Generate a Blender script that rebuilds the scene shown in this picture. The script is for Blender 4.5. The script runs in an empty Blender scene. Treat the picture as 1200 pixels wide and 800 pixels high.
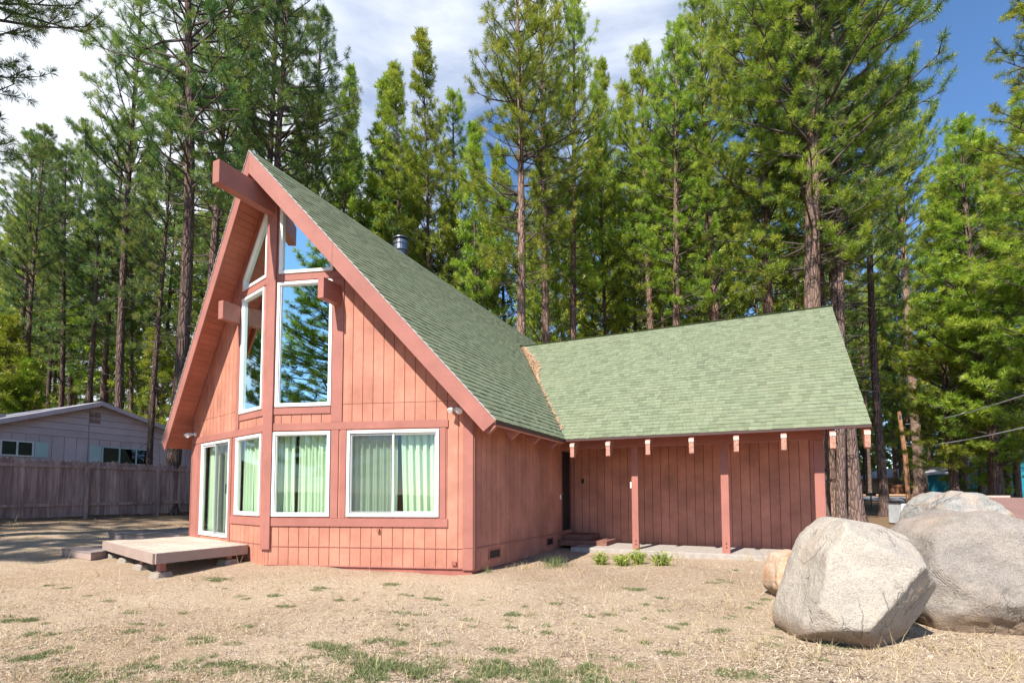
import bpy, math, random
import numpy as np
from mathutils import Vector, Matrix
R_ = math.radians
scene = bpy.context.scene
COL = scene.collection

# ------------------------------------------------------------------ camera model (also used to place far things)
F_PX, YAW, PITCH, ROLL, SHY = 624.0, .4368, .059, -.0018, 143.83
CAM = Vector((4.6284, -8.2883, 1.39))
_f = Vector((-math.sin(YAW)*math.cos(PITCH), math.cos(YAW)*math.cos(PITCH), math.sin(PITCH)))
_r = Vector((math.cos(YAW), math.sin(YAW), 0)); _u = _r.cross(_f)
CF, CR, CU = _f, math.cos(ROLL)*_r+math.sin(ROLL)*_u, -math.sin(ROLL)*_r+math.cos(ROLL)*_u
def ray(u, v): return CF+(u-600)/F_PX*CR-(v-400-SHY)/F_PX*CU
def at(u, v, t): return CAM+t*ray(u, v)

def sstep(a, b, x):
    t = min(1, max(0, (x-a)/(b-a))); return t*t*(3-2*t)
def gz(x, y):
    """height of the terrain"""
    q = max(-30, min(0, x)); z = .12*sstep(0, 4, -q)+.03*sstep(4, 9, -q)+.60*sstep(8.5, 17, -q)+.3*sstep(17, 28, -q)
    z += .02*max(0, min(y, 9))*(1-.6*sstep(6, 12, -q))
    d = math.hypot(x-CAM.x, y-CAM.y)
    z += 1.3*sstep(36, 80, d)
    near = 1-sstep(14, 30, d)
    z -= .05*max(0, min(3, -1-y))*(1-sstep(-4, 1, x))
    z += near*(.018*math.sin(x*1.3+.4)*math.cos(y*1.7)+.012*math.sin(x*3.1+y*2.3))
    return z

# ------------------------------------------------------------------ object helpers
def tag(o, label=None, cat=None, group=None, kind=None):
    if label: o['label'] = label
    if cat: o['category'] = cat
    if group: o['group'] = group
    if kind: o['kind'] = kind
    return o
def empty(name, loc=(0, 0, 0), label=None, cat=None, group=None, rz=0):
    o = bpy.data.objects.new(name, None); COL.objects.link(o)
    o.location = loc; o.rotation_euler = (0, 0, rz); o.empty_display_size = .3
    return tag(o, label, cat, group)
def link_mesh(name, verts, faces, mat, parent=None, smooth=False, tint=None, wpos=True):
    me = bpy.data.meshes.new(name); me.from_pydata([tuple(v) for v in verts], [], faces)
    if mat: me.materials.append(mat)
    if smooth: me.polygons.foreach_set('use_smooth', [True]*len(me.polygons))
    o = bpy.data.objects.new(name, me); COL.objects.link(o)
    if parent is not None: o.parent = parent
    if parent is not None and wpos and root_loc(parent).length > 0:
        # vertices were given in world space: bring them into the parent's frame
        M = Matrix.Translation(root_loc(parent)).inverted()
        me.transform(M)
    return o
def root_loc(p):
    v = Vector((0, 0, 0))
    while p is not None: v += p.location; p = p.parent
    return v
class MB:
    def __init__(s): s.v = []; s.f = []
    def quad(s, a, b, c, d):
        n = len(s.v); s.v += [a, b, c, d]; s.f.append((n, n+1, n+2, n+3))
    def poly(s, pts):
        n = len(s.v); s.v += list(pts); s.f.append(tuple(range(n, n+len(pts))))
    def hexa(s, p):   # p: 4 bottom (ccw) + 4 top
        n = len(s.v); s.v += [Vector(q) for q in p]
        for f in ((3, 2, 1, 0), (4, 5, 6, 7), (0, 1, 5, 4), (1, 2, 6, 5), (2, 3, 7, 6), (3, 0, 4, 7)):
            s.f.append(tuple(n+i for i in f))
    def box(s, x0, x1, y0, y1, z0, z1):
        s.hexa([(x0, y0, z0), (x1, y0, z0), (x1, y1, z0), (x0, y1, z0), (x0, y0, z1), (x1, y0, z1), (x1, y1, z1), (x0, y1, z1)])
    def obox(s, c, ax, ay, az):  # centre + half axis vectors
        c, ax, ay, az = map(Vector, (c, ax, ay, az))
        s.hexa([c-ax-ay-az, c+ax-ay-az, c+ax+ay-az, c-ax+ay-az, c-ax-ay+az, c+ax-ay+az, c+ax+ay+az, c-ax+ay+az])
    def prism(s, pts, ext):
        """polygon extruded by vector ext"""
        pts = [Vector(p) for p in pts]; ext = Vector(ext); n = len(s.v); k = len(pts)
        s.v += pts+[p+ext for p in pts]
        s.f.append(tuple(n+i for i in range(k))[::-1]); s.f.append(tuple(n+k+i for i in range(k)))
        for i in range(k): j = (i+1) % k; s.f.append((n+i, n+j, n+k+j, n+k+i))
    def tube(s, pts, rad, seg=8, cap=True):
        pts = [Vector(p) for p in pts]
        if not hasattr(rad, '__len__'): rad = [rad]*len(pts)
        n0 = len(s.v)
        for i, p in enumerate(pts):
            d = (pts[min(i+1, len(pts)-1)]-pts[max(i-1, 0)]).normalized()
            a = d.orthogonal().normalized() if i == 0 else (a-d*a.dot(d)).normalized()
            b = d.cross(a)
            for k in range(seg):
                t = 2*math.pi*k/seg; s.v.append(p+rad[i]*(a*math.cos(t)+b*math.sin(t)))
        for i in range(len(pts)-1):
            for k in range(seg):
                A = n0+i*seg+k; B = n0+i*seg+(k+1) % seg
                s.f.append((A, B, B+seg, A+seg))
        if cap:
            s.f.append(tuple(n0+k for k in range(seg))[::-1]); m = n0+(len(pts)-1)*seg
            s.f.append(tuple(m+k for k in range(seg)))
    def build(s, name, mat, parent=None, smooth=False, bevel=0):
        import bmesh
        o = link_mesh(name, s.v, s.f, mat, parent, smooth)
        bm = bmesh.new(); bm.from_mesh(o.data); bmesh.ops.recalc_face_normals(bm, faces=bm.faces); bm.to_mesh(o.data); bm.free()
        if bevel:
            m = o.modifiers.new('Bevel', 'BEVEL'); m.width = bevel; m.segments = 2; m.limit_method = 'ANGLE'
        return o
def smooth_by_angle(o, ang=40):
    for p in o.data.polygons: p.use_smooth = True
    try: o.data.set_sharp_from_angle(angle=R_(ang))
    except Exception: pass

# ------------------------------------------------------------------ materials
class NT:
    def __init__(s, name):
        s.m = bpy.data.materials.new(name); s.m.use_nodes = True; s.t = s.m.node_tree; s.t.nodes.clear()
        s.out = s.n('ShaderNodeOutputMaterial')
    def n(s, typ, inp=None, **kw):
        o = s.t.nodes.new(typ)
        for k, v in kw.items(): setattr(o, k, v)
        if inp:
            for k, v in inp.items(): s.set(o, k, v)
        return o
    def set(s, o, k, v):
        sock = o.inputs[k]
        if hasattr(v, 'is_linked') or isinstance(v, bpy.types.NodeSocket): s.t.links.new(v, sock)
        else: sock.default_value = v
    def math(s, op, a, b=0, clamp=False):
        return s.n('ShaderNodeMath', {0: a, 1: b}, operation=op, use_clamp=clamp).outputs[0]
    def coord(s, which='Object'): return s.n('ShaderNodeTexCoord').outputs[which]
    def mapping(s, vec, scale=(1, 1, 1), rot=(0, 0, 0)):
        return s.n('ShaderNodeMapping', {'Vector': vec, 'Scale': scale, 'Rotation': rot}).outputs[0]
    def noise(s, vec, scale, detail=4, rough=.55, out=0, dist=0):
        return s.n('ShaderNodeTexNoise', {'Vector': vec, 'Scale': scale, 'Detail': detail, 'Roughness': rough, 'Distortion': dist}).outputs[out]
    def ramp(s, fac, stops):
        r = s.n('ShaderNodeValToRGB', {'Fac': fac}); e = r.color_ramp.elements
        while len(e) < len(stops): e.new(.5)
        for el, (p, c) in zip(e, stops):
            el.position = p; el.color = (*c, 1) if hasattr(c, '__len__') else (c, c, c, 1)
        return r.outputs[0]
    def mix(s, fac, a, b, blend='MIX'):
        m = s.n('ShaderNodeMix', data_type='RGBA', blend_type=blend)
        for k, v in ((0, fac), (6, a), (7, b)):
            if isinstance(v, tuple) and len(v) == 3: v = (*v, 1)
            s.set(m, k, v)
        return m.outputs[2]
    def bump(s, h, strength=.3, dist=.02):
        return s.n('ShaderNodeBump', {'Height': h, 'Strength': strength, 'Distance': dist}).outputs[0]
    def bsdf(s, col, rough=.8, normal=None, spec=.3, metal=0, **kw):
        if isinstance(col, tuple) and len(col) == 3: col = (*col, 1)
        b = s.n('ShaderNodeBsdfPrincipled', {'Base Color': col, 'Roughness': rough, 'Specular IOR Level': spec, 'Metallic': metal})
        if normal is not None: s.set(b, 'Normal', normal)
        for k, v in kw.items(): s.set(b, k, v)
        s.t.links.new(b.outputs[0], s.out.inputs[0]); return b

def mat_paint(name, col, var=.12, rough=.65, grain=True, dirt=.0, vert=True):
    """weathered paint on wood: blotchy tone, fine grain, faint run marks"""
    t = NT(name); c = t.coord()
    n1 = t.noise(c, 1.7, 5, .6)
    g = t.noise(t.mapping(c, (38, 38, 2.2) if vert else (3, 38, 38)), 1.0, 4, .6)
    n2 = t.noise(c, 9, 3, .6)
    rnd = t.n('ShaderNodeNewGeometry').outputs['Random Per Island']
    dark = tuple(x*(1-var*1.9) for x in col); light = tuple(min(1, x*(1+var)) for x in col)
    a = t.mix(t.ramp(n1, [(.32, 0.), (.68, 1.)]), dark, light)
    a = t.mix(t.math('MULTIPLY', t.ramp(g, [(.35, 0.), (.75, 1.)]), .30), a, tuple(x*.72 for x in col))
    a = t.mix(t.math('MULTIPLY', t.ramp(n2, [(.55, 0.), (.75, 1.)]), .22), a, tuple(min(1, x*1.25+.02) for x in col))
    v = t.math('ADD', t.math('MULTIPLY', rnd, .14), .93)
    a = t.n('ShaderNodeHueSaturation', {'Color': a, 'Value': v}).outputs[0]
    b = t.bump(g, .25, .004)
    t.bsdf(a, rough, b, .25); return t.m
def mat_plain(name, col, rough=.6, metal=0, var=.08, scale=6, spec=.4, bumps=.1):
    t = NT(name); c = t.coord(); n = t.noise(c, scale, 5, .6)
    a = t.mix(t.ramp(n, [(.3, 0.), (.7, 1.)]), tuple(x*(1-var) for x in col), tuple(min(1, x*(1+var)) for x in col))
    t.bsdf(a, rough, t.bump(n, bumps, .01), spec, metal); return t.m
def mat_glass(name, refl, tint=(.9, .95, .92), gl=(1, 1, 1), wob=.0):
    t = NT(name)
    fr = t.n('ShaderNodeFresnel', {'IOR': 1.5}).outputs[0]
    fac = t.math('ADD', t.math('MULTIPLY', fr, 1-refl), refl, True)
    fac = t.math('MULTIPLY', fac, t.math('SUBTRACT', 1, t.n('ShaderNodeNewGeometry').outputs['Backfacing']))
    nm = t.bump(t.noise(t.coord(), 1.3, 2, .4), wob, .02) if wob else None
    g = t.n('ShaderNodeBsdfGlossy', {'Color': (*gl, 1), 'Roughness': .0})
    if nm is not None: t.set(g, 'Normal', nm)
    tr = t.n('ShaderNodeBsdfTransparent', {'Color': (*tint, 1)})
    m = t.n('ShaderNodeMixShader', {0: fac, 1: tr.outputs[0], 2: g.outputs[0]})
    t.t.links.new(m.outputs[0], t.out.inputs[0]); return t.m
def mat_screen(name):
    t = NT(name)
    d = t.n('ShaderNodeBsdfDiffuse', {'Color': (.10, .11, .11, 1)}); tr = t.n('ShaderNodeBsdfTransparent')
    m = t.n('ShaderNodeMixShader', {0: .42, 1: tr.outputs[0], 2: d.outputs[0]})
    t.t.links.new(m.outputs[0], t.out.inputs[0]); return t.m
def mat_shingle(name):
    t = NT(name); geo = t.n('ShaderNodeNewGeometry'); rnd = geo.outputs['Random Per Island']; c = t.coord()
    base = t.ramp(rnd, [(0., (.145, .165, .10)), (.15, (.185, .215, .130)), (.55, (.215, .245, .150)), (.88, (.245, .275, .175)), (1., (.175, .19, .125))])
    sp = t.noise(c, 140, 2, .7); n1 = t.noise(c, .6, 3, .5); n2 = t.noise(c, 14, 4, .6)
    a = t.mix(t.math('MULTIPLY', t.ramp(sp, [(.3, 0.), (.7, 1.)]), .5), base, (.06, .075, .045))
    a = t.mix(t.math('MULTIPLY', t.ramp(n1, [(.35, 0.), (.7, 1.)]), .35), a, (.20, .22, .13))
    a = t.mix(t.math('MULTIPLY', t.ramp(n2, [(.52, 0.), (.72, 1.)]), .4), a, (.09, .105, .065))
    t.bsdf(a, .9, t.bump(sp, .4, .006), .2); return t.m
def mat_bark(name, c1, c2, c3, sc=1.0):
    t = NT(name); c = t.coord(); oi = t.n('ShaderNodeObjectInfo').outputs['Random']
    v = t.n('ShaderNodeTexVoronoi', {'Vector': t.mapping(c, (7*sc, 7*sc, 1.5*sc)), 'Scale': 1.3}, feature='DISTANCE_TO_EDGE').outputs[0]
    n = t.noise(t.mapping(c, (9, 9, 1.6)), 1.2*sc, 6, .7)
    a = t.mix(t.ramp(n, [(.3, 0.), (.7, 1.)]), c1, c2)
    a = t.mix(t.ramp(v, [(.0, 1.), (.10, 0.)]), a, c3)
    a = t.n('ShaderNodeHueSaturation', {'Color': a, 'Value': t.math('ADD', t.math('MULTIPLY', oi, .5), .75)}).outputs[0]
    h = t.math('ADD', t.ramp(v, [(.0, 0.), (.22, 1.)]), t.math('MULTIPLY', n, .6))
    t.bsdf(a, .95, t.bump(h, .9, .04), .1); return t.m
def mat_needles(name, stops, hue=.5, val=1.0):
    t = NT(name)
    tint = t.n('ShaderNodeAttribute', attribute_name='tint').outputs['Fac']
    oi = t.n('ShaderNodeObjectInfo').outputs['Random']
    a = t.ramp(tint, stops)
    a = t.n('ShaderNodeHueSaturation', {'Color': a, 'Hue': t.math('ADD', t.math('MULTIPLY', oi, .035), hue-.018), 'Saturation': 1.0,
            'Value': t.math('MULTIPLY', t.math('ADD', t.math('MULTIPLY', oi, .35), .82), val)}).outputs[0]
    d = t.n('ShaderNodeBsdfDiffuse', {'Color': a}); tr = t.n('ShaderNodeBsdfTranslucent', {'Color': a})
    g = t.n('ShaderNodeBsdfGlossy', {'Color': (.9, .95, .8, 1), 'Roughness': .45})
    m = t.n('ShaderNodeMixShader', {0: .45, 1: d.outputs[0], 2: tr.outputs[0]})
    m2 = t.n('ShaderNodeMixShader', {0: .035, 1: m.outputs[0], 2: g.outputs[0]})
    t.t.links.new(m2.outputs[0], t.out.inputs[0]); return t.m
def mat_island(name, stops, rough=.9, transl=0):
    t = NT(name); rnd = t.n('ShaderNodeNewGeometry').outputs['Random Per Island']; a = t.ramp(rnd, stops)
    if transl:
        d = t.n('ShaderNodeBsdfDiffuse', {'Color': a}); tr = t.n('ShaderNodeBsdfTranslucent', {'Color': a})
        m = t.n('ShaderNodeMixShader', {0: transl, 1: d.outputs[0], 2: tr.outputs[0]}); t.t.links.new(m.outputs[0], t.out.inputs[0])
    else: t.bsdf(a, rough, None, .15)
    return t.m
def mat_ground(name):
    t = NT(name); c = t.coord()
    big = t.noise(c, .22, 5, .6); mid = t.noise(c, 1.3, 6, .65); fine = t.noise(c, 16, 6, .75); grit = t.noise(c, 75, 3, .7)
    v = t.n('ShaderNodeTexVoronoi', {'Vector': c, 'Scale': 42.}).outputs[0]
    a = t.mix(t.ramp(fine, [(.30, 0.), (.72, 1.)]), (.22, .145, .09), (.50, .375, .265))
    a = t.mix(t.math('MULTIPLY', t.ramp(mid, [(.42, 0.), (.62, 1.)]), .6), a, (.29, .205, .12))
    a = t.mix(t.math('MULTIPLY', t.ramp(big, [(.44, 0.), (.58, 1.)]), .5), a, (.50, .395, .28))
    a = t.mix(t.math('MULTIPLY', t.ramp(grit, [(.52, 0.), (.60, 1.)]), .8), a, (.14, .10, .068))
    a = t.mix(t.math('MULTIPLY', t.ramp(t.noise(c, 34, 4, .7), [(.54, 0.), (.64, 1.)]), .7), a, (.64, .53, .40))
    a = t.mix(t.math('MULTIPLY', t.ramp(v, [(.08, 1.), (.22, 0.)]), .45), a, (.66, .57, .46))
    # forest duff far from the yard
    pos = t.n('ShaderNodeSeparateXYZ', {0: c}).outputs
    dx = t.math('SUBTRACT', pos[0], 2.0); dy = t.math('SUBTRACT', pos[1], -4.0)
    d = t.math('SQRT', t.math('ADD', t.math('MULTIPLY', dx, dx), t.math('MULTIPLY', dy, dy)))
    d = t.math('ADD', d, t.math('MULTIPLY', mid, 4))
    duff = t.mix(t.ramp(fine, [(.3, 0.), (.7, 1.)]), (.11, .070, .042), (.26, .17, .10))
    a = t.mix(t.ramp(t.math('DIVIDE', d, 60), [(.26, 0.), (.36, 1.)]), a, duff)
    h = t.math('ADD', t.math('MULTIPLY', grit, .6), fine)
    t.bsdf(a, .95, t.bump(h, .7, .03), .1); return t.m
def mat_rock(name, c1, c2, c3, c4, sc=1.0, orange=.5):
    t = NT(name); c = t.coord()
    n1 = t.noise(c, 1.6*sc, 7, .62, dist=.6); n2 = t.noise(c, 6*sc, 7, .7); n3 = t.noise(c, 45*sc, 4, .7)
    wv = t.noise(t.mapping(c, (1, 1.2, 2.2), (.5, .4, .2)), 1.4*sc, 6, .6, dist=.8)
    a = t.mix(t.ramp(n2, [(.3, 0.), (.7, 1.)]), c1, c2)
    a = t.mix(t.math('MULTIPLY', t.ramp(wv, [(.46, 0.), (.62, 1.)]), .55), a, c4)
    a = t.mix(t.math('MULTIPLY', t.ramp(n1, [(.52, 0.), (.66, 1.)]), orange), a, c3)
    a = t.mix(t.math('MULTIPLY', t.ramp(n3, [(.52, 0.), (.68, 1.)]), .28), a, (.10, .09, .08))
    spk = t.noise(c, 110, 2, .8)
    a = t.mix(t.math('MULTIPLY', t.ramp(spk, [(.56, 0.), (.64, 1.)]), .5), a, (.07, .06, .055))
    a = t.mix(t.math('MULTIPLY', t.ramp(spk, [(.34, 1.), (.42, 0.)]), .4), a, (.62, .58, .52))
    lich = t.noise(c, 3.2*sc, 8, .75, dist=1.2)
    a = t.mix(t.math('MULTIPLY', t.ramp(lich, [(.60, 0.), (.65, 1.)]), .4), a, (.17, .165, .15))
    ck = t.noise(c, 1.5*sc, 5, .55, dist=.5); cm = t.noise(c, 1.1*sc, 2, .5)
    crk = t.math('MULTIPLY', t.ramp(ck, [(.478, 0.), (.486, 1.), (.494, 0.)]), t.ramp(cm, [(.45, 0.), (.55, 1.)]))
    a = t.mix(t.math('MULTIPLY', crk, .55), a, (.13, .11, .09))
    pos = t.n('ShaderNodeSeparateXYZ', {0: c}).outputs[2]
    soil = t.ramp(t.math('SUBTRACT', pos, t.math('MULTIPLY', n2, .22)), [(.0, 1.), (.10, 0.)])
    a = t.mix(t.math('MULTIPLY', soil, .6), a, (.25, .165, .10))
    h = t.math('ADD', t.math('ADD', t.math('MULTIPLY', n2, 1.0), t.math('MULTIPLY', n3, .3)), t.math('MULTIPLY', wv, .25))
    h = t.math('SUBTRACT', h, t.math('MULTIPLY', crk, .5))
    t.bsdf(a, .92, t.bump(h, .75, .06), .2); return t.m

M = {}
M['siding'] = mat_paint('salmon_siding', (.49, .205, .138), .15)
M['trim'] = mat_paint('trim_paint', (.37, .148, .115), .08)
M['trim_h'] = mat_paint('trim_paint_horizontal', (.37, .148, .115), .08, vert=False)
M['soffit'] = mat_paint('soffit_boards', (.50, .18, .12), .10, vert=False)
M['skirt'] = mat_paint('skirt_paint', (.37, .13, .10), .14)
M['drip'] = mat_plain('dark_drip', (.07, .035, .03), .7)
M['groove'] = mat_plain('groove_dark', (.16, .05, .038), .9)
M['shingle'] = mat_shingle('green_shingle')
M['white'] = mat_plain('white_vinyl', (.78, .79, .77), .35, var=.04)
M['bulb'] = mat_plain('white_lamp', (.8, .8, .78), .3, var=.02)
M['glass_up'] = mat_glass('upper_glass', .74, (.45, .6, .5), (.82, 1.0, .97), .015)
M['glass_low'] = mat_glass('lower_glass', .03, (.94, .985, .93))
M['screen'] = mat_screen('insect_screen')
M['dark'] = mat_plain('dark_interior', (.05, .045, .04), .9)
M['void'] = mat_plain('dark_door', (.012, .014, .014), .5)
M['deck'] = mat_paint('deck_boards', (.48, .39, .32), .12, vert=False)
M['rim'] = mat_paint('deck_rim', (.35, .26, .22), .08, vert=False)
M['greywood'] = mat_paint('grey_walk_boards', (.23, .19, .18), .15, vert=False)
def mat_fence(name, col):
    t = NT(name); c = t.coord(); rnd = t.n('ShaderNodeNewGeometry').outputs['Random Per Island']
    g = t.noise(t.mapping(c, (26, 26, 1.1)), 1.0, 5, .65); n = t.noise(t.mapping(c, (3, 5, .9)), 1.0, 4, .6)
    a = t.mix(t.ramp(rnd, [(0., 0.), (1., 1.)]), tuple(x*.62 for x in col), tuple(min(1, x*1.35) for x in col))
    a = t.mix(t.math('MULTIPLY', t.ramp(g, [(.38, 0.), (.66, 1.)]), .55), a, (.13, .065, .055))
    a = t.mix(t.math('MULTIPLY', t.ramp(n, [(.48, 0.), (.66, 1.)]), .5), a, (.11, .06, .055))
    t.bsdf(a, .9, t.bump(g, .4, .006), .15); return t.m
M['fence'] = mat_fence('fence_wood', (.42, .30, .285))
M['pier'] = mat_plain('dusty_pier', (.25, .21, .17), .95, var=.2, scale=12, bumps=.4)
M['concrete'] = mat_plain('concrete', (.34, .30, .26), .9, var=.16, scale=9, bumps=.4)
M['steel'] = mat_plain('galvanised_steel', (.20, .205, .22), .4, 1.0, .3)
M['black'] = mat_plain('black_metal', (.02, .02, .022), .45)
M['nb_wall'] = mat_paint('mauve_siding', (.60, .48, .52), .06)
M['nb_roof'] = mat_plain('grey_roof', (.42, .39, .41), .85, var=.15, scale=12)
M['shutter'] = mat_paint('pale_shutter', (.50, .64, .64), .06)
M['darkglass'] = mat_glass('dark_glass', .02, (.3, .34, .5), (.5, .6, .9))
M['road'] = mat_plain('asphalt', (.16, .16, .175), .9, var=.15, scale=3, bumps=.3)
M['verge'] = mat_plain('sandy_verge', (.42, .24, .13), .95, var=.2, scale=2, bumps=.4)
M['polewood'] = mat_bark('pole_wood', (.28, .14, .08), (.38, .21, .12), (.22, .10, .05))
M['cable'] = mat_plain('cable_grey', (.62, .64, .70), .5)
M['brownpaint'] = mat_paint('brown_enclosure', (.235, .135, .115), .06, vert=False)
M['teal'] = mat_paint('teal_paint', (.02, .22, .30), .15)
M['tan'] = mat_paint('tan_cabin', (.42, .30, .17), .15)
M['brownwood'] = mat_paint('brown_fence', (.20, .09, .05), .2)
M['brick'] = mat_plain('brick_step', (.20, .09, .065), .9, var=.3, scale=18, bumps=.4)
M['rawwood'] = mat_plain('bare_rafter_end', (.44, .22, .16), .9, var=.45, scale=30, bumps=.5)
M['cutwood'] = mat_plain('sunlit_cut_wood', (.56, .44, .36), .9, var=.2, scale=30)  # bare cut wood, paled for the sunlit tops of the rafter ends
M['debris'] = mat_island('pine_litter', [(0, (.30, .17, .09)), (.5, (.42, .28, .17)), (1, (.52, .38, .26))])
M['ground'] = mat_ground('dry_ground')
M['bark'] = mat_bark('bark_brown', (.12, .080, .066), (.22, .15, .125), (.05, .035, .03))
M['bark_r'] = mat_bark('bark_reddish', (.20, .125, .095), (.34, .23, .175), (.09, .055, .04))
M['twig'] = mat_plain('twig_wood', (.085, .065, .055), .9)
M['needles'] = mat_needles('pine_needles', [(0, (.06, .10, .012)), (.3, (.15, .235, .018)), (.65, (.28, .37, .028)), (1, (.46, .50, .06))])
M['needles_shaded'] = mat_needles('shaded_pine_needles', [(0, (.035, .08, .036)), (.35, (.09, .175, .048)), (.75, (.19, .28, .05)), (1, (.32, .36, .07))])  # darker, bluer copy of the needles: shading put into the colour
M['straw'] = mat_island('dry_straw', [(0, (.40, .29, .15)), (.5, (.56, .44, .26)), (1, (.68, .58, .38))], transl=.25)
M['weed'] = mat_island('green_weed', [(0, (.09, .13, .045)), (.5, (.17, .21, .085)), (1, (.30, .31, .15))], transl=.3)
M['bush'] = mat_island('lime_leaves', [(0, (.20, .27, .04)), (.5, (.34, .41, .08)), (1, (.50, .54, .16))], transl=.35)
M['pebble'] = mat_island('pebbles', [(0, (.12, .09, .07)), (.5, (.32, .25, .19)), (1, (.52, .44, .36))])
def mat_curtain():
    t = NT('pale_green_curtain'); c = t.coord(); n = t.noise(t.mapping(c, (9, 9, .8)), 1, 3, .5)
    a = t.mix(n, (.60, .73, .56), (.80, .88, .76))
    d = t.n('ShaderNodeBsdfDiffuse', {'Color': a}); tr = t.n('ShaderNodeBsdfTranslucent', {'Color': a})
    m = t.n('ShaderNodeMixShader', {0: .3, 1: d.outputs[0], 2: tr.outputs[0]}); t.t.links.new(m.outputs[0], t.out.inputs[0]); return t.m
M['curtain'] = mat_curtain()

# ================================================================== SETTING
def build_ground():
    xs = sorted(set([round(-14+i*.22, 3) for i in range(0, 105)]+[-600, -350, -220, -150]+[-110+i*4 for i in range(24)]+[10+i*4 for i in range(26)]+[130, 180, 300, 600]))
    ys = sorted(set([round(-10+i*.22, 3) for i in range(0, 84)]+[-400, -200, -100]+[-60+i*4 for i in range(13)]+[10+i*4 for i in range(28)]+[140, 200, 350, 700]))
    rnd = random.Random(5); V = []; Fc = []
    for y in ys:
        for x in xs:
            V.append((x, y, gz(x, y)+(rnd.uniform(-.008, .008) if -14 < x < 9 and -10 < y < 8 else 0)))
    nx = len(xs)
    for j in range(len(ys)-1):
        for i in range(nx-1): Fc.append((j*nx+i, j*nx+i+1, (j+1)*nx+i+1, (j+1)*nx+i))
    o = link_mesh('ground', V, Fc, M['ground'], smooth=True); tag(o, kind='structure')
build_ground()
def strip(name, mat, pts, w, lift):
    V = []; Fc = []; P = []
    for i in range(len(pts)-1):
        for k in range(12):
            P.append(Vector(pts[i]).lerp(Vector(pts[i+1]), k/12))
    P.append(Vector(pts[-1]))
    for i, p in enumerate(P):
        d = (P[min(i+1, len(P)-1)]-P[max(i-1, 0)]).normalized(); n = Vector((-d.y, d.x))
        for s in (-1, -.5, 0, .5, 1):
            q = p+n*w/2*s; V.append((q.x, q.y, gz(q.x, q.y)+lift))
    for i in range(len(P)-1):
        for k in range(4): Fc.append((i*5+k, i*5+k+1, i*5+6+k, i*5+5+k))
    return tag(link_mesh(name, V, Fc, mat, smooth=True), kind='structure')
def gp(u, t):
    p = at(u, 560, t); return (p.x, p.y)
strip('road', M['road'], [gp(760, 62), gp(930, 56), gp(1030, 52), gp(1110, 47), gp(1300, 42), gp(1500, 40)], 8, .05)
strip('road_verge', M['verge'], [gp(930, 66), gp(1010, 63), gp(1110, 57), gp(1300, 52)], 10, .04)

# ================================================================== THE HOUSE
Wd, PR = 7.6836, 1.1164; XM = -Wd/2; SL = 1.1526; ZR = 7.8162
RY0, RYS = -1.694, .302            # rake line: y = RY0 + RYS*|x-XM|
EX = .623                          # eave overhang in x
EY, WSL, WY, WZ, WX = 3.154, .777, 7.93, 2.672+.777*(7.93-3.154), 6.463
YB = 12.6; YWALL = 5.4; YPOST = 3.9; XW = 5.75
zroof = lambda x: ZR-SL*abs(x-XM)
yrake = lambda x: RY0+RYS*abs(x-XM)
VTH = .13                           # vertical thickness of deck boards incl. shingles
house = empty('house', (0, 0, 0), 'salmon red A-frame house with green shingle roof, prow front and a wing with posts', 'house')
class Fr:
    def __init__(s, o, e):
        s.o = Vector(o); d = Vector(e)-s.o; s.L = d.length; s.u = d.normalized(); s.n = Vector((s.u.y, -s.u.x, 0))
    def p(s, a, z, d=0):
        q = s.o+s.u*a+s.n*d; return Vector((q.x, q.y, z))
    def box(s, mb, a0, a1, z0, z1, d0, d1, zt0=None, zt1=None):
        zt0 = z1 if zt0 is None else zt0; zt1 = z1 if zt1 is None else zt1
        mb.hexa([s.p(a0, z0, d0), s.p(a1, z0, d0), s.p(a1, z0, d1), s.p(a0, z0, d1), s.p(a0, zt0, d0), s.p(a1, zt1, d0), s.p(a1, zt1, d1), s.p(a0, zt0, d1)])
FL = Fr((-Wd, 0, 0), (XM, -PR, 0)); FR = Fr((XM, -PR, 0), (0, 0, 0))
FSIDE = Fr((0, 0, 0), (0, YWALL, 0)); FWING = Fr((0, YWALL, 0), (XW, YWALL, 0))
FGAB = Fr((XW, YWALL, 0), (XW, 10.5, 0)); FLS = Fr((-Wd, YB-.4, 0), (-Wd, 0, 0))

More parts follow.
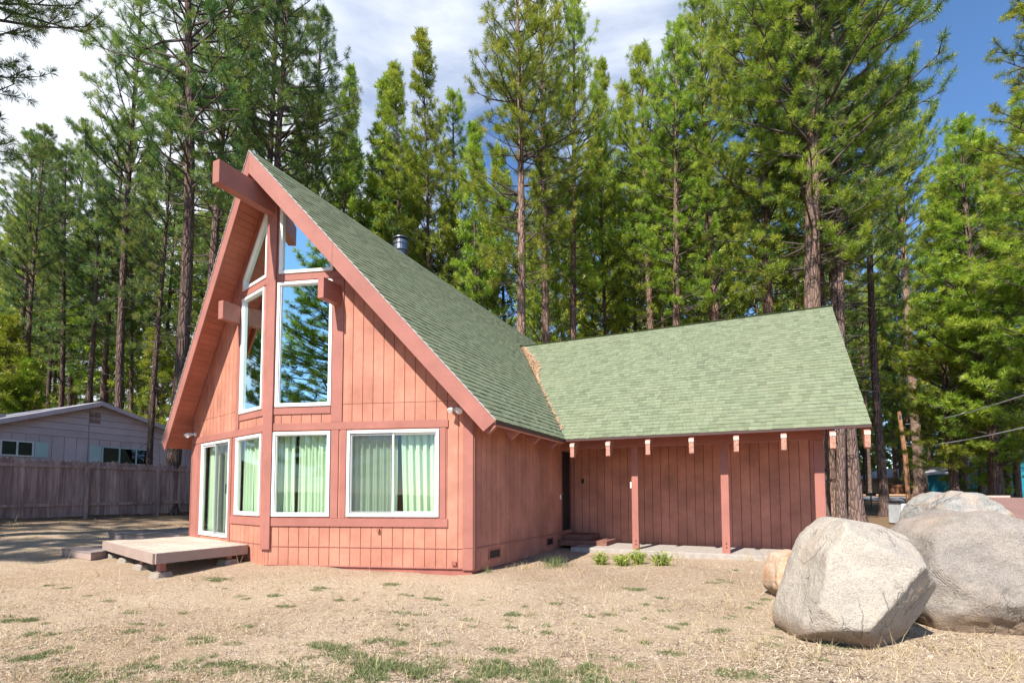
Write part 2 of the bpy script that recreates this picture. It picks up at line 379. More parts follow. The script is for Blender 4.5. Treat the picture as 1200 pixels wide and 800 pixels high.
def wall(fr, zb, topfn, holes, pitch=.203, gap=.011, off=.07, split=None, name='wall'):
    """vertical grooved siding with real grooves; holes = (a0,a1,z0,z1, ztopfn or None)"""
    mb = MB(); bk = MB()
    edges = []; a = off-pitch
    while a < fr.L: edges.append(a); a += pitch
    cuts = sorted(set([0, fr.L]+[max(0, min(fr.L, e)) for e in edges]+[h[k] for h in holes for k in (0, 1)]))
    for a0, a1 in zip(cuts[:-1], cuts[1:]):
        if a1-a0 < 1e-4: continue
        g0 = gap/2 if any(abs(a0-e) < 1e-4 for e in edges) else 0
        g1 = gap/2 if any(abs(a1-e) < 1e-4 for e in edges) else 0
        m = (a0+a1)/2
        hs = sorted([h for h in holes if h[0] < m < h[1]], key=lambda h: h[2])
        seg = []; z = (zb, zb)
        for h in hs:
            seg.append((z, (h[2], h[2]))); z = (h[3](a0), h[3](a1)) if callable(h[3]) else (h[3], h[3])
        seg.append((z, (topfn(a0), topfn(a1))))
        for (lo, hi) in seg:
            if max(hi[0]-lo[0], hi[1]-lo[1]) < .01: continue
            lo = (min(lo[0], hi[0]), min(lo[1], hi[1]))
            parts = [(lo, hi)]
            for sp in (split or []):
                if lo[0] < sp < min(hi) and lo[1] < sp:
                    parts = [(lo, (sp-.004, sp-.004)), ((sp+.004, sp+.004), hi)]
            for (l, h) in parts:
                b0, b1 = a0+g0, a1-g1
                if b1-b0 < .004: continue
                mb.hexa([fr.p(b0, l[0], -.003), fr.p(b1, l[1], -.003), fr.p(b1, l[1], .010), fr.p(b0, l[0], .010),
                         fr.p(b0, h[0], -.003), fr.p(b1, h[1], -.003), fr.p(b1, h[1], .010), fr.p(b0, h[0], .010)])
            bk.hexa([fr.p(a0, lo[0], -.10), fr.p(a1, lo[1], -.10), fr.p(a1, lo[1], -.0), fr.p(a0, lo[0], -.0),
                     fr.p(a0, hi[0], -.10), fr.p(a1, hi[1], -.10), fr.p(a1, hi[1], -.0), fr.p(a0, hi[0], -.0)])
    w = mb.build(name, M['siding'], house)
    bk.build('sheathing', M['groove'], w)
    return w
topL = lambda a: zroof(FL.p(a, 0).x)-VTH-.012
topR = lambda a: zroof(FR.p(a, 0).x)-VTH-.012
LL = FL.L
ZT, ZB, ZD, UZB, UZT, TZB = 2.60, 1.014, .522, 3.077, 5.497, 5.66
# openings (a0,a1,z0,z1)
DOOR = (.1645*LL, .5646*LL, ZD, ZT); W2 = (.648*LL, .941*LL, ZB, ZT)
W3 = (.029*LL, .320*LL, ZB, ZT); W4 = (.403*LL, .843*LL, ZB, ZT)
UR = (.035*LL, .319*LL, UZB, UZT); UL = (.675*LL, .936*LL, UZB, UZT)
def tri_top_R(a): return zroof(FR.p(a, 0).x)-.50
def tri_top_L(a): return zroof(FL.p(a, 0).x)-.50
TR = (.040*LL, .330*LL, TZB, tri_top_R); TL = (.668*LL, .956*LL, TZB, tri_top_L)
wall(FL, .10, topL, [DOOR, W2, UL, TL], split=[3.15], off=.05)
wall(FR, .10, topR, [W3, W4, UR, TR], split=[.455, 3.10])
zside = zroof(0)-VTH-.012
DOORW = (4.62, 5.36, .50, 2.55)
wall(FSIDE, .06, lambda a: zside, [DOORW], split=[])
ztopW = 2.672+WSL*(YWALL-EY)-VTH-.012
wall(FWING, .11, lambda a: ztopW, [], off=.10, pitch=.205)
zg = lambda a: min(2.672+WSL*(YWALL+a-EY), WZ-WSL*(YWALL+a-WY))-VTH-.012
wall(FGAB, .06, zg, [])
wall(FLS, .10, lambda a: zside, [])
# back closure
bkm = MB(); bkm.prism([(-Wd, YB-.5, 0), (0, YB-.5, 0), (0, YB-.5, zside), (XM, YB-.5, ZR-.2), (-Wd, YB-.5, zside)], (0, .1, 0)); bkm.box(.0, XW, 10.4, 10.5, 0, 3.2)
bkm.build('back_wall', M['siding'], house)
# interior: floors and a dark inner partition, so that windows look into a real, dim room
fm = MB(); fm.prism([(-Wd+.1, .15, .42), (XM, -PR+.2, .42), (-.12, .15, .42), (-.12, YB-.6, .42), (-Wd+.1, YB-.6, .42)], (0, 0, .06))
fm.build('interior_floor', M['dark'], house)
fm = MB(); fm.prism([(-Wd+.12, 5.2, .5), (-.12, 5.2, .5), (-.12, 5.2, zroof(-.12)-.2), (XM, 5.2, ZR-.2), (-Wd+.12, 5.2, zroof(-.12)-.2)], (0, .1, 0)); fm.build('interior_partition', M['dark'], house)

# ---- trim boards
def tb(fr, a0, a1, z0, z1, d=.028, mat='trim', name='trim_board', d0=.0105, bev=.003):
    mb = MB(); fr.box(mb, a0, a1, z0, z1, d0, d); return mb.build(name, M[mat], house, bevel=bev)
k = LL
tb(FR, .07, .885*k, 2.625, 2.765, .034, 'trim_h'); tb(FL, .06, k-.10, 2.625, 2.765, .034, 'trim_h')
tb(FR, .07, .885*k, .835, .985, .036, 'trim_h'); tb(FL, .60*k, k-.10, .835, .985, .036, 'trim_h')
for a0, a1 in ((.324*k, .361*k), (.369*k, .3985*k), (.847*k, .874*k)): tb(FR, a0, a1, .988, 2.622)
for a0, a1 in ((.568*k, .592*k), (.606*k, .643*k), (.119*k, .160*k)): tb(FL, a0, a1, (.14 if a1 < .6*k else .988), 2.622)
tb(FL, .003, .042, .12, zroof(-Wd)-.16); tb(FL, .055, .11*k, .12, 2.622, .022)
tb(FR, .321*k, .376*k, 2.768, 5.49, .034, name='trim_board'); tb(FL, .632*k, .671*k, 2.768, 5.45, .034)
tb(FR, .07, .318*k, 2.935, 3.055, .030, 'trim_h'); tb(FL, .676*k, k-.10, 2.935, 3.055, .030, 'trim_h')
tb(FR, .05, .40*k, 5.52, 5.635, .030, 'trim_h'); tb(FL, .65*k, k-.10, 5.52, 5.635, .030, 'trim_h')
tb(FR, .953*k, k-.0, .47, zroof(-.1)-.24); tb(FR, .953*k, k-.0, .085, .462)
tb(FSIDE, .0, .10, .10, 3.0, .022)
tb(FR, .03, .95*k, .453, .468, .022, 'trim_h', 'drip_trim'); tb(FL, .60*k, k-.12, .48, .493, .022, 'trim_h', 'drip_trim')
tb(FR, .03, .95*k, .10, .125, .020, 'trim_h', 'drip_trim')
tb(FSIDE, .10, DOORW[0]-.02, .445, .475, .026, 'trim_h', 'drip_trim')
for a0, a1 in ((DOORW[0]-.09, DOORW[0]-.004), (DOORW[1]+.004, YWALL-.002)): tb(FSIDE, a0, a1, .48, 2.64, .022)
tb(FSIDE, DOORW[0]-.09, YWALL-.002, 2.555, 2.65, .030)
tb(FWING, .0, .09, .12, ztopW-.03, .02); tb(FWING, XW-.10, XW, .12, ztopW-.03, .02)
# sloping trim beside the upper windows' heads
for fr, a0, a1, fn in ((FR, .04*k, .40*k, tri_top_R), (FL, .60*k, .955*k, tri_top_L)):
    mb = MB(); mb.hexa([fr.p(a0, fn(a0)+.01, .011), fr.p(a1, fn(a1)+.01, .011), fr.p(a1, fn(a1)+.01, .03), fr.p(a0, fn(a0)+.01, .03),
                        fr.p(a0, fn(a0)+.15, .011), fr.p(a1, fn(a1)+.15, .011), fr.p(a1, fn(a1)+.15, .03), fr.p(a0, fn(a0)+.15, .03)])
    mb.build('rake_trim', M['trim'], house)
# centre post: two boards meeting at the prow edge, wrapped
mb = MB()
def prow(z0, z1, w, d):
    a = FL.p(k-w, 0, d); b = Vector((XM, -PR-d*1.045, 0)); c = FR.p(w, 0, d); e = FR.p(w, 0, .0); g = FL.p(k-w, 0, .0)
    mb.prism([Vector((q.x, q.y, z0)) for q in (g, a, b, c, e)], (0, 0, z1-z0))
prow(.40, 7.02, .115, .06); mb.build('prow_post', M['trim'], house, bevel=.004)
# skirt below siding down into the ground
for fr, z0, z1, d in ((FR, -.25, .098, -.012), (FL, -.25, .098, -.012), (FSIDE, -.2, .058, -.02), (FWING, -.1, .108, -.01)):
    mb = MB(); fr.box(mb, .02, fr.L-.02, z0, z1, -.10, d); mb.build('skirt', M['skirt'], house)

# ---- windows
def frame_box(fr, mb, a0, a1, z0, z1, w, d0, d1):
    fr.box(mb, a0, a1, z0, z0+w, d0, d1); fr.box(mb, a0, a1, z1-w, z1, d0, d1)
    fr.box(mb, a0, a0+w, z0+w, z1-w, d0, d1); fr.box(mb, a1-w, a1, z0+w, z1-w, d0, d1)
def window(fr, r, glass, slider=False, screen=None, name='window', fw=.055, sill=True):
    a0, a1, z0, z1 = r
    mb = MB(); frame_box(fr, mb, a0+.001, a1-.001, z0+.001, z1-.001, fw, -.06, .038)
    w = mb.build(name, M['white'], house, bevel=.004)
    g = MB(); mid = (a0+a1)/2
    if slider:
        mb = MB(); frame_box(fr, mb, a0+fw+.004, mid+.025, z0+fw+.004, z1-fw-.004, .036, -.02, .012)
        mb.build('sash', M['white'], w, bevel=.002)
        mb = MB(); frame_box(fr, mb, mid-.02, a1-fw-.004, z0+fw+.004, z1-fw-.004, .036, -.052, -.024)
        mb.build('sash', M['white'], w, bevel=.002)
        for (b0, b1, dd) in ((a0+fw+.041, mid-.012, -.006), (mid+.018, a1-fw-.041, -.038)):
            g = MB(); fr.box(g, b0, b1, z0+fw+.041, z1-fw-.041, dd-.003, dd+.003); g.build('pane', M[glass], w)
    else:
        mb = MB(); frame_box(fr, mb, a0+fw, a1-fw, z0+fw, z1-fw, .018, -.045, .014); mb.build('sash', M['white'], w)
        fr.box(g, a0+fw+.019, a1-fw-.019, z0+fw+.019, z1-fw-.019, -.022, -.016); g.build('pane', M[glass], w)
    if screen is not None:
        s = MB(); b0, b1 = (a0+fw+.01, mid) if screen == 0 else (mid, a1-fw-.01)
        s.quad(fr.p(b0, z0+fw, .020), fr.p(b1, z0+fw, .020), fr.p(b1, z1-fw, .020), fr.p(b0, z1-fw, .020)); s.build('insect_screen', M['screen'], w)
    return w
window(FR, W4, 'glass_low', True, 0); window(FR, W3, 'glass_low'); window(FL, W2, 'glass_low')
window(FR, UR, 'glass_up'); window(FL, UL, 'glass_up')
dr = window(FL, DOOR, 'glass_low', True, 1, name='sliding_door', fw=.05)
mb = MB(); FL.box(mb, DOOR[1]-.115, DOOR[1]-.095, 1.45, 1.65, .014, .045); mb.build('handle', M['black'], dr)
def trap_window(fr, a0, a1, z0, fn, tall_first):
    fw = .06; t = fn
    def poly(i):
        # inset polygon: bottom-left, bottom-right, top-right, top-left
        b0, b1 = a0+i, a1-i; iz = i*1.55
        return [(b0, z0+i), (b1, z0+i), (b1, max(z0+i+.01, t(b1)-iz)), (b0, max(z0+i+.01, t(b0)-iz))]
    o, n = poly(0.002), poly(fw); mb = MB()
    for i in range(4):
        j = (i+1) % 4
        q = [o[i], o[j], n[j], n[i]]
        mb.prism([fr.p(a, z, -.06) for a, z in q], fr.n*.098)
    w = mb.build('window', M['white'], house)
    g = MB(); g.prism([fr.p(a, z, -.022) for a, z in n], fr.n*.006); g.build('pane', M['glass_up'], w)
trap_window(FR, TR[0], .318*k, TZB, tri_top_R, True); trap_window(FL, .680*k, TL[1], TZB, tri_top_L, False)

# ---- entry door in the side wall, vents, small fittings
mb = MB(); FSIDE.box(mb, DOORW[0]+.002, DOORW[1]-.002, DOORW[2]+.002, DOORW[3]-.002, -.09, -.045); dd = mb.build('entry_door', M['void'], house)
mb = MB(); mb.tube([FSIDE.p(4.72, 1.45, -.045), FSIDE.p(4.72, 1.45, .0)], .03, 10); mb.build('door_knob', M['steel'], dd)
mb = MB(); FSIDE.box(mb, DOORW[0]-.16, DOORW[0]-.10, 1.30, 1.42, .011, .03); mb.build('switch_box', M['white'], house)
def vent(a0, a1, z0, z1):
    mb = MB(); frame_box(FSIDE, mb, a0, a1, z0, z1, .03, .0105, .03); v = mb.build('crawl_vent', M['skirt'], house)
    mb = MB(); FSIDE.box(mb, a0+.03, a1-.03, z0+.03, z1-.03, .0105, .013); mb.build('vent_mesh', M['void'], v)
vent(.55, 1.05, .20, .40); vent(3.5, 3.95, .20, .40)
mb = MB(); FWING.box(mb, .30, .36, 1.72, 1.84, .011, .05); mb.build('door_bell', M['black'], house)
mb = MB(); FR.box(mb, .555*k, .567*k, .74, .80, .011, .06); mb.build('hose_bib_box', M['skirt'], house)
mb = MB(); FR.box(mb, .905*k, .925*k, .17, .235, .011, .045); mb.build('outlet_cover', M['skirt'], house)
def flood(fr, a, z, da, s):
    """small double flood lamp on a bracket"""
    mb = MB(); mb.tube([fr.p(a, z, .012), fr.p(a, z, .04)], .05, 14); base = mb.build('flood_lamp', M['bulb'], house, smooth=False)
    for sg in (-1, 1):
        h = MB(); p0 = fr.p(a+sg*.01, z, .04); p1 = fr.p(a+sg*.05+da, z+.02-.05*(sg > 0), .12); p2 = fr.p(a+sg*.09+da, z-.05, .20)
        h.tube([p0, p1], .012, 6); d = (p2-p1).normalized()
        h.tube([p1, p1+d*.03, p1+d*.10, p1+d*.11], [.02, .035, .055, .045], 12); h.build('lamp_head', M['bulb'], base)
flood(FR, .925*k, 2.93, 0, 1); flood(FL, .05*k, 2.86, -.05, 1)
# wall lantern on the far gable wall
mb = MB(); mb.box(XW+.011, XW+.03, 5.5, 5.6, 1.85, 2.0); ln = mb.build('lantern', M['black'], house)
mb = MB(); mb.tube([(XW+.03, 5.55, 1.95), (XW+.20, 5.55, 2.02), (XW+.22, 5.55, 1.98)], .012, 6)
mb.tube([(XW+.22, 5.55, 1.98), (XW+.22, 5.55, 1.94), (XW+.22, 5.55, 1.93)], [.01, .09, .095], 6)
for q in range(4):
    a = q*math.pi/2+.78; mb.tube([(XW+.22+.07*math.cos(a), 5.55+.07*math.sin(a), 1.93), (XW+.22+.05*math.cos(a), 5.55+.05*math.sin(a), 1.72)], .008, 4)
mb.tube([(XW+.22, 5.55, 1.72), (XW+.22, 5.55, 1.70)], .06, 8); mb.build('lantern_cage', M['black'], ln)

# ---- main roof deck boards (visible from below) and fascia
yv = lambda x: EY+(EX-x)*SL/WSL        # valley line on the right slope
ct = math.cos(math.atan(SL)); NRM = Vector((SL*ct, 0, ct))
mb = MB(); bw = .135; step = bw*ct
for sg in (-1, 1):
    x = XM
    while abs(x-XM) < Wd/2+EX-.02:
        xa, xb = x, XM+sg*min(abs(x-XM)+step, Wd/2+EX-.012)
        g = .0035
        ya, yb = yrake(xa)+.045, yrake(xb)+.045
        ea = eb = YB
        if sg > 0 and xb > -.05: ea = eb = EY-.02+.0
        if sg > 0 and xb <= -.05: ea, eb = min(YB, max(yv(xa), 8)+4), YB
        xa2, xb2 = xa+sg*g, xb-sg*g
        lo, hi = VTH, .02
        mb.hexa([(xa2, ya, zroof(xa2)-lo), (xb2, yb, zroof(xb2)-lo), (xb2, eb, zroof(xb2)-lo), (xa2, ea, zroof(xa2)-lo),
                 (xa2, ya, zroof(xa2)-hi), (xb2, yb, zroof(xb2)-hi), (xb2, eb, zroof(xb2)-hi), (xa2, ea, zroof(xa2)-hi)])
        x = xb
mb.build('soffit_boards', M['soffit'], house)
mb = MB()
for sg in (-1, 1):   # thin membrane so that no light leaks between the boards
    xe = XM+sg*(Wd/2+EX-.02)
    if sg < 0: mb.poly([(XM, yrake(XM)+.06, ZR-.016), (xe, yrake(xe)+.06, zroof(xe)-.016), (xe, YB, zroof(xe)-.016), (XM, YB, ZR-.016)])
    else:
        z_ = lambda x: zroof(x)-.016; w_ = lambda x: yrake(x)+.06
        mb.poly([(XM, w_(XM), z_(XM)), (-.05, w_(-.05), z_(-.05)), (-.05, YB, z_(-.05)), (XM, YB, z_(XM))])
        mb.poly([(-.05, w_(-.05), z_(-.05)), (xe, w_(xe), z_(xe)), (xe, EY, z_(xe)), (-.05, EY, z_(-.05))])
mb.build('roof_membrane', M['dark'], house)
for sg in (-1, 1):
    xe = XM+sg*(Wd/2+EX); top, bot = .018, .435
    segs = [(0, .36), (.36, 1)] if sg > 0 else [(0, .55), (.55, 1)]
    for s0, s1 in segs:
        mb = MB(); xa = XM+(xe-XM)*s0+(sg*.0015 if s0 else 0); xb = XM+(xe-XM)*s1-(sg*.0015 if s1 < 1 else 0)
        ends = []
        for xq, last in ((xa, False), (xb, s1 == 1)):
            z1 = zroof(xq)-top; xl = xq; zl = zroof(xq)-bot
            if last:   # end cut square to the slope
                xl = xq-sg*(bot-top)*SL*ct*ct; zl = zroof(xl)-bot
            if s0 == 0 and not last and xq == XM: pass
            ends.append(((xq, z1), (xl, zl)))
        (a1, b1), (a2, b2) = ends
        q = []
        for yo in (0, .042):
            q += [Vector((b1[0], yrake(b1[0])+yo, b1[1])), Vector((b2[0], yrake(b2[0])+yo, b2[1])), Vector((a2[0], yrake(a2[0])+yo, a2[1])), Vector((a1[0], yrake(a1[0])+yo, a1[1]))]
        mb.hexa(q); mb.build('fascia', M['trim_h'], house, bevel=.004)
    # dark drip edge on top of the fascia
    mb = MB(); q = []
    for yo in (-.012, .05):
        q += [Vector((XM, yrake(XM)+yo, ZR-.016)), Vector((xe, yrake(xe)+yo, zroof(xe)-.016)), Vector((xe, yrake(xe)+yo, zroof(xe)+.004)), Vector((XM, yrake(XM)+yo, ZR+.004))]
    mb.hexa(q); mb.build('drip_edge', M['nb_roof'], house)
# frieze boards where the walls meet the soffit
for fr, fn, a0, a1 in ((FL, topL, .02, .62*k), (FR, topR, .42*k, k-.02)):
    mb = MB(); mb.hexa([fr.p(a0, fn(a0)-.10, .011), fr.p(a1, fn(a1)-.10, .011), fr.p(a1, fn(a1)-.10, .026), fr.p(a0, fn(a0)-.10, .026),
                        fr.p(a0, fn(a0)-.0, .011), fr.p(a1, fn(a1)-.0, .011), fr.p(a1, fn(a1)-.0, .026), fr.p(a0, fn(a0)-.0, .026)])
    if fr is FL: mb.build('frieze_board', M['trim'], house)
# ridge beam and purlins
mb = MB(); mb.box(XM-.085, XM+.085, -2.34, 5.2, 6.84, 7.25)
mb.build('ridge_beam', M['trim_h'], house, bevel=.006)
mb = MB(); mb.box(-2.57, -2.43, -1.20, 5.2, 4.97, 5.345); mb.build('purlin', M['trim_h'], house, bevel=.005)
mb = MB(); mb.box(2*XM+2.43, 2*XM+2.57, -1.20, 5.2, 4.97, 5.345); mb.build('purlin', M['trim_h'], house, bevel=.005)
# main eave rafter tails (right side)
SD = Vector((ct, 0, -SL*ct))
for y in (-.28, .64, 1.68, 2.72):
    top = Vector((EX-.015, y, zroof(EX-.015)-VTH-.002)); up = -SD*.75
    mb = MB(); w = Vector((0, .045, 0)); d = -NRM*.20
    mb.hexa([top-w, top+w, top+w+up, top-w+up, top-w+d, top+w+d, top+w+d+up, top-w+d+up][::1]); mb.build('rafter_tail', M['trim_h'], house, bevel=.003)
mb = MB(); mb.hexa([(EX-.025, yrake(EX), zroof(EX)-.075), (EX+.0, yrake(EX), zroof(EX)-.075), (EX+.0, EY, zroof(EX)-.075), (EX-.025, EY, zroof(EX)-.075),
                    (EX-.025, yrake(EX), zroof(EX)-.012), (EX+.0, yrake(EX), zroof(EX)-.012), (EX+.0, EY, zroof(EX)-.012), (EX-.025, EY, zroof(EX)-.012)])
mb.build('eave_edge', M['drip'], house)

# ---- shingles: real overlapping tabs
def courses(mb, n, P, length_fn, expo, seed, tabs=(.09, .21), tk=1.0):
    """P(i)->(origin, along, upslope, normal); length_fn(i)->(a0,a1)"""
    rnd = random.Random(seed)
    for i in range(n):
        o, al, up, nr = P(i); a0, a1 = length_fn(i)
        if a1-a0 < .05: continue
        a = a0-rnd.uniform(0, .2)
        while a < a1:
            w = rnd.uniform(*tabs); b0, b1 = max(a, a0), min(a+w, a1); a += w
            if b1-b0 < .02: continue
            th = rnd.choice((.017, .021, .026))*tk ; sk = rnd.uniform(-.004, .004)
            drop = rnd.choice((0, 0, -.006))
            A = o+al*(b0+.0015)+up*(drop+sk)+nr*th; B = o+al*(b1-.0015)+up*(drop-sk)+nr*th
            C_ = o+al*(b1-.0015)+up*(expo+.03)+nr*.002; D = o+al*(b0+.0015)+up*(expo+.03)+nr*.002
            A0 = A-nr*(th+.004); B0 = B-nr*(th+.004)
            nv = len(mb.v); mb.v += [A, B, C_, D, A0, B0]
            mb.f += [(nv, nv+1, nv+2, nv+3), (nv+4, nv+5, nv+1, nv), (nv+4, nv, nv+3), (nv+5, nv+2, nv+1)]
expo = .145
mb = MB(); nrm = Vector((SL*ct, 0, ct)); upR = Vector((-ct, 0, SL*ct)); slen = (Wd/2+EX)/ct
n = int(slen/expo)
def PR_(i):
    o = Vector((EX+.01, 0, zroof(EX+.01)+.002))+upR*(i*expo); return o, Vector((0, 1, 0)), upR, nrm
def LR_(i):
    x = EX+.01-ct*i*expo; return yrake(x)-.018, (min(YB, yv(x)+.10) if x > -2.75 else YB)
courses(mb, n, PR_, LR_, expo, 3, tk=.75)
upL = Vector((ct, 0, SL*ct)); nrL = Vector((-SL*ct, 0, ct)); xl0 = XM-(Wd/2+EX+.01)
def PL_(i):
    o = Vector((xl0, 0, zroof(xl0)+.002))+upL*(i*expo); return o, Vector((0, 1, 0)), upL, nrL
courses(mb, n, PL_, lambda i: (yrake(xl0+ct*i*expo)-.018, YB), expo, 4)
# ridge caps
for i in range(int((YB+1.7)/.15)):
    y = -1.70+i*.15
    for sg in (-1, 1):
        x1 = XM+sg*.10; z1 = zroof(x1)+.022; nv = len(mb.v)
        mb.v += [Vector((XM, y, ZR+.030)), Vector((x1, y, z1)), Vector((x1, y+.18, z1-.008)), Vector((XM, y+.18, ZR+.020))]; mb.f.append((nv, nv+1, nv+2, nv+3))
mb.build('main_roof_shingles', M['shingle'], house)
# wing roof
cw = math.cos(math.atan(WSL)); upW = Vector((0, cw, WSL*cw)); nrW = Vector((0, -WSL*cw, cw))
wl = (WY-EY)/cw; nW = int(wl/expo)+1
zw = lambda y: 2.672+WSL*(y-EY)
mb = MB()
def PW(i): return Vector((0, EY-.01, zw(EY-.01)+.002))+upW*(i*expo), Vector((1, 0, 0)), upW, nrW
def LW(i):
    y = EY+cw*i*expo; xv = EX-(WSL/SL)*(y-EY); return xv-.06, WX+.012
courses(mb, nW, PW, LW, expo, 8, tk=.6)
upB = Vector((0, -cw, WSL*cw)); nrB = Vector((0, WSL*cw, cw)); yB2 = 2*WY-EY
def PB(i): return Vector((0, yB2, zw(EY)+.002))+upB*(i*expo), Vector((1, 0, 0)), upB, nrB
courses(mb, nW, PB, lambda i: (max(.1-(WSL/SL)*(cw*i*expo), -2.7), WX+.012), expo, 9)
for i in range(int((WX+2.6)/.15)):
    x = -2.55+i*.15
    for sg in (-1, 1):
        y1 = WY+sg*.10; z1 = WZ-.1*WSL+.02; nv = len(mb.v)
        mb.v += [Vector((x, WY, WZ+.028)), Vector((x, y1, z1)), Vector((x+.18, y1, z1-.008)), Vector((x+.18, WY, WZ+.018))]; mb.f.append((nv, nv+1, nv+2, nv+3))
mb.build('wing_roof_shingles', M['shingle'], house)
# wing roof deck
mb = MB()
mb.hexa([(.64, EY+.0, zw(EY)-.06), (WX, EY+.0, zw(EY)-.06), (WX, WY, WZ-.06), (.64, WY, WZ-.06), (.64, EY, zw(EY)-.003), (WX, EY, zw(EY)-.003), (WX, WY, WZ-.003), (.64, WY, WZ-.003)])
mb.hexa([(-2.6, WY+.001, WZ-.06), (WX, WY+.001, WZ-.06), (WX, yB2, zw(EY)-.06), (.5, yB2, zw(EY)-.06), (-2.6, WY+.001, WZ-.003), (WX, WY+.001, WZ-.003), (WX, yB2, zw(EY)-.003), (.5, yB2, zw(EY)-.003)])
mb.hexa([(.0, EY+.35, zw(EY+.35)-.06), (.639, EY+.03, zw(EY+.03)-.06), (.639, WY, WZ-.06), (-2.5, WY, WZ-.06), (.0, EY+.9, zw(EY+.9)-.01), (.639, EY+.03, zw(EY+.03)-.003), (.639, WY, WZ-.003), (-2.5, WY, WZ-.003)])
mb.build('wing_roof_deck', M['soffit'], house)
mb = MB(); mb.box(.66, WX+.01, EY-.022, EY-.001, zw(EY)-.055, zw(EY)-.006); mb.build('eave_edge', M['drip'], house)
for sg in (0, 1):
    y0, y1 = (EY, WY) if sg == 0 else (yB2, WY)
    mb = MB(); mb.hexa([(WX-.001, y0, zw(EY)-.09), (WX+.012, y0, zw(EY)-.09), (WX+.012, y1, WZ-.09), (WX-.001, y1, WZ-.09), (WX-.001, y0, zw(EY)-.004), (WX+.012, y0, zw(EY)-.004), (WX+.012, y1, WZ-.004), (WX-.001, y1, WZ-.004)])
    mb.build('wing_fascia', M['drip'], house)
# wing rafters with notched, weathered ends; pale caps put their sunlit tops into colour
for x in (.80, 1.62, 2.48, 3.36, 4.21, 5.05, 5.86, 6.40):
    mb = MB(); hw = .048; y0, y1 = EY-.055, YWALL+.05
    zt = lambda y: zw(y)-.064; dp = .17
    mb.prism([(x-hw, y0+.03, zt(y0)-.012), (x-hw, y1, zt(y1)), (x-hw, y1, zt(y1)-dp), (x-hw, y0+.40, zt(y0+.40)-dp-.05), (x-hw, y0+.10, zt(y0)-.33), (x-hw, y0+.03, zt(y0)-.30)], (2*hw, 0, 0))
    rf = mb.build('wing_rafter', M['trim'], house, bevel=.003)
    mb = MB(); mb.box(x-hw-.003, x+hw+.003, y0-.004, y0+.028, zt(y0)-.085, zt(y0)-.010); mb.build('sunlit_end', M['cutwood'], rf, bevel=.006)
    mb = MB(); mb.prism([(x-hw+.004, y0+.004, zt(y0)-.087), (x-hw+.004, y0+.028, zt(y0)-.087), (x-hw+.004, y0+.028, zt(y0)-.315), (x-hw+.004, y0+.016, zt(y0)-.305)], (2*hw-.008, 0, 0)); mb.build('weathered_end', M['rawwood'], rf)
# beam and posts
mb = MB(); mb.box(.30, XW+.05, YPOST-.05, YPOST+.05, 2.50, 2.72); mb.build('porch_beam', M['trim_h'], house, bevel=.004)
ZS = .195
for x, w in ((2.035, .072), (3.935, .078), (5.69, .088)):
    mb = MB(); mb.box(x-w, x+w, YPOST-.05, YPOST+.05, ZS-.03, 2.498); po = mb.build('porch_post', M['trim'], house, bevel=.005)
    for zz in (.30, .38): mb = MB(); mb.tube([(x+.008, YPOST-.052, zz), (x+.008, YPOST-.062, zz)], .013, 8); mb.build('bolt', M['black'], po)
mb = MB(); mb.box(1.93, 1.96, YPOST-.05, YPOST+.02, 1.56, 1.70); mb.build('sensor_box', M['white'], house, bevel=.003)
# stove pipe behind the ridge
mb = MB(); mb.tube([(-4.6, 3.93, 6.9), (-4.6, 3.93, 8.44)], .165, 20); cp = mb.build('chimney_pipe', M['steel'], house)
mb = MB(); mb.tube([(-4.6, 3.93, 8.43), (-4.6, 3.93, 8.60)], .215, 20); mb.tube([(-4.6, 3.93, 8.63), (-4.6, 3.93, 8.72), (-4.6, 3.93, 8.76)], [.20, .20, .15], 20)
mb.tube([(-4.6, 3.93, 8.605), (-4.6, 3.93, 8.625)], .235, 20); mb.tube([(-4.6, 3.93, 8.77), (-4.6, 3.93, 8.80)], .235, 20)
mb.build('chimney_cap', M['steel'], cp)
mb = MB(); mb.tube([(-4.6, 3.93, 6.85), (-4.6, 3.93, 7.2)], [.26, .15], 20); mb.build('flashing', M['black'], cp)

# pine litter lying in the valley at its top
rnd = random.Random(11); mb = MB()
for i in range(9500):
    s = rnd.random()**1.0*(2.0 if i % 9 == 0 else 1.0); y = 7.88-s*2.2; xv = EX-(WSL/SL)*(y-EY)
    w = (.10+.34*s if s < .6 else max(.035, .30-.85*(s-.6)+.02*math.sin(s*40)))*(1+.25*math.sin(y*23)*math.sin(y*9))
    x = xv+rnd.uniform(.0, w); z = zw(y)+.016+rnd.uniform(0, .03); a = rnd.uniform(0, 6.3); L = rnd.uniform(.02, .07)
    d = Vector((math.cos(a), math.sin(a)*cw, math.sin(a)*WSL*cw))*L; e = Vector((-math.sin(a), math.cos(a), .4))*.006
    mb.poly([Vector((x, y, z))-d-e, Vector((x, y, z))+d-e, Vector((x, y, z+.004))+d+e])
tag(mb.build('pine_litter', M['debris']), 'strip of orange dead pine needles lying in the roof valley', 'needle litter', kind='stuff')

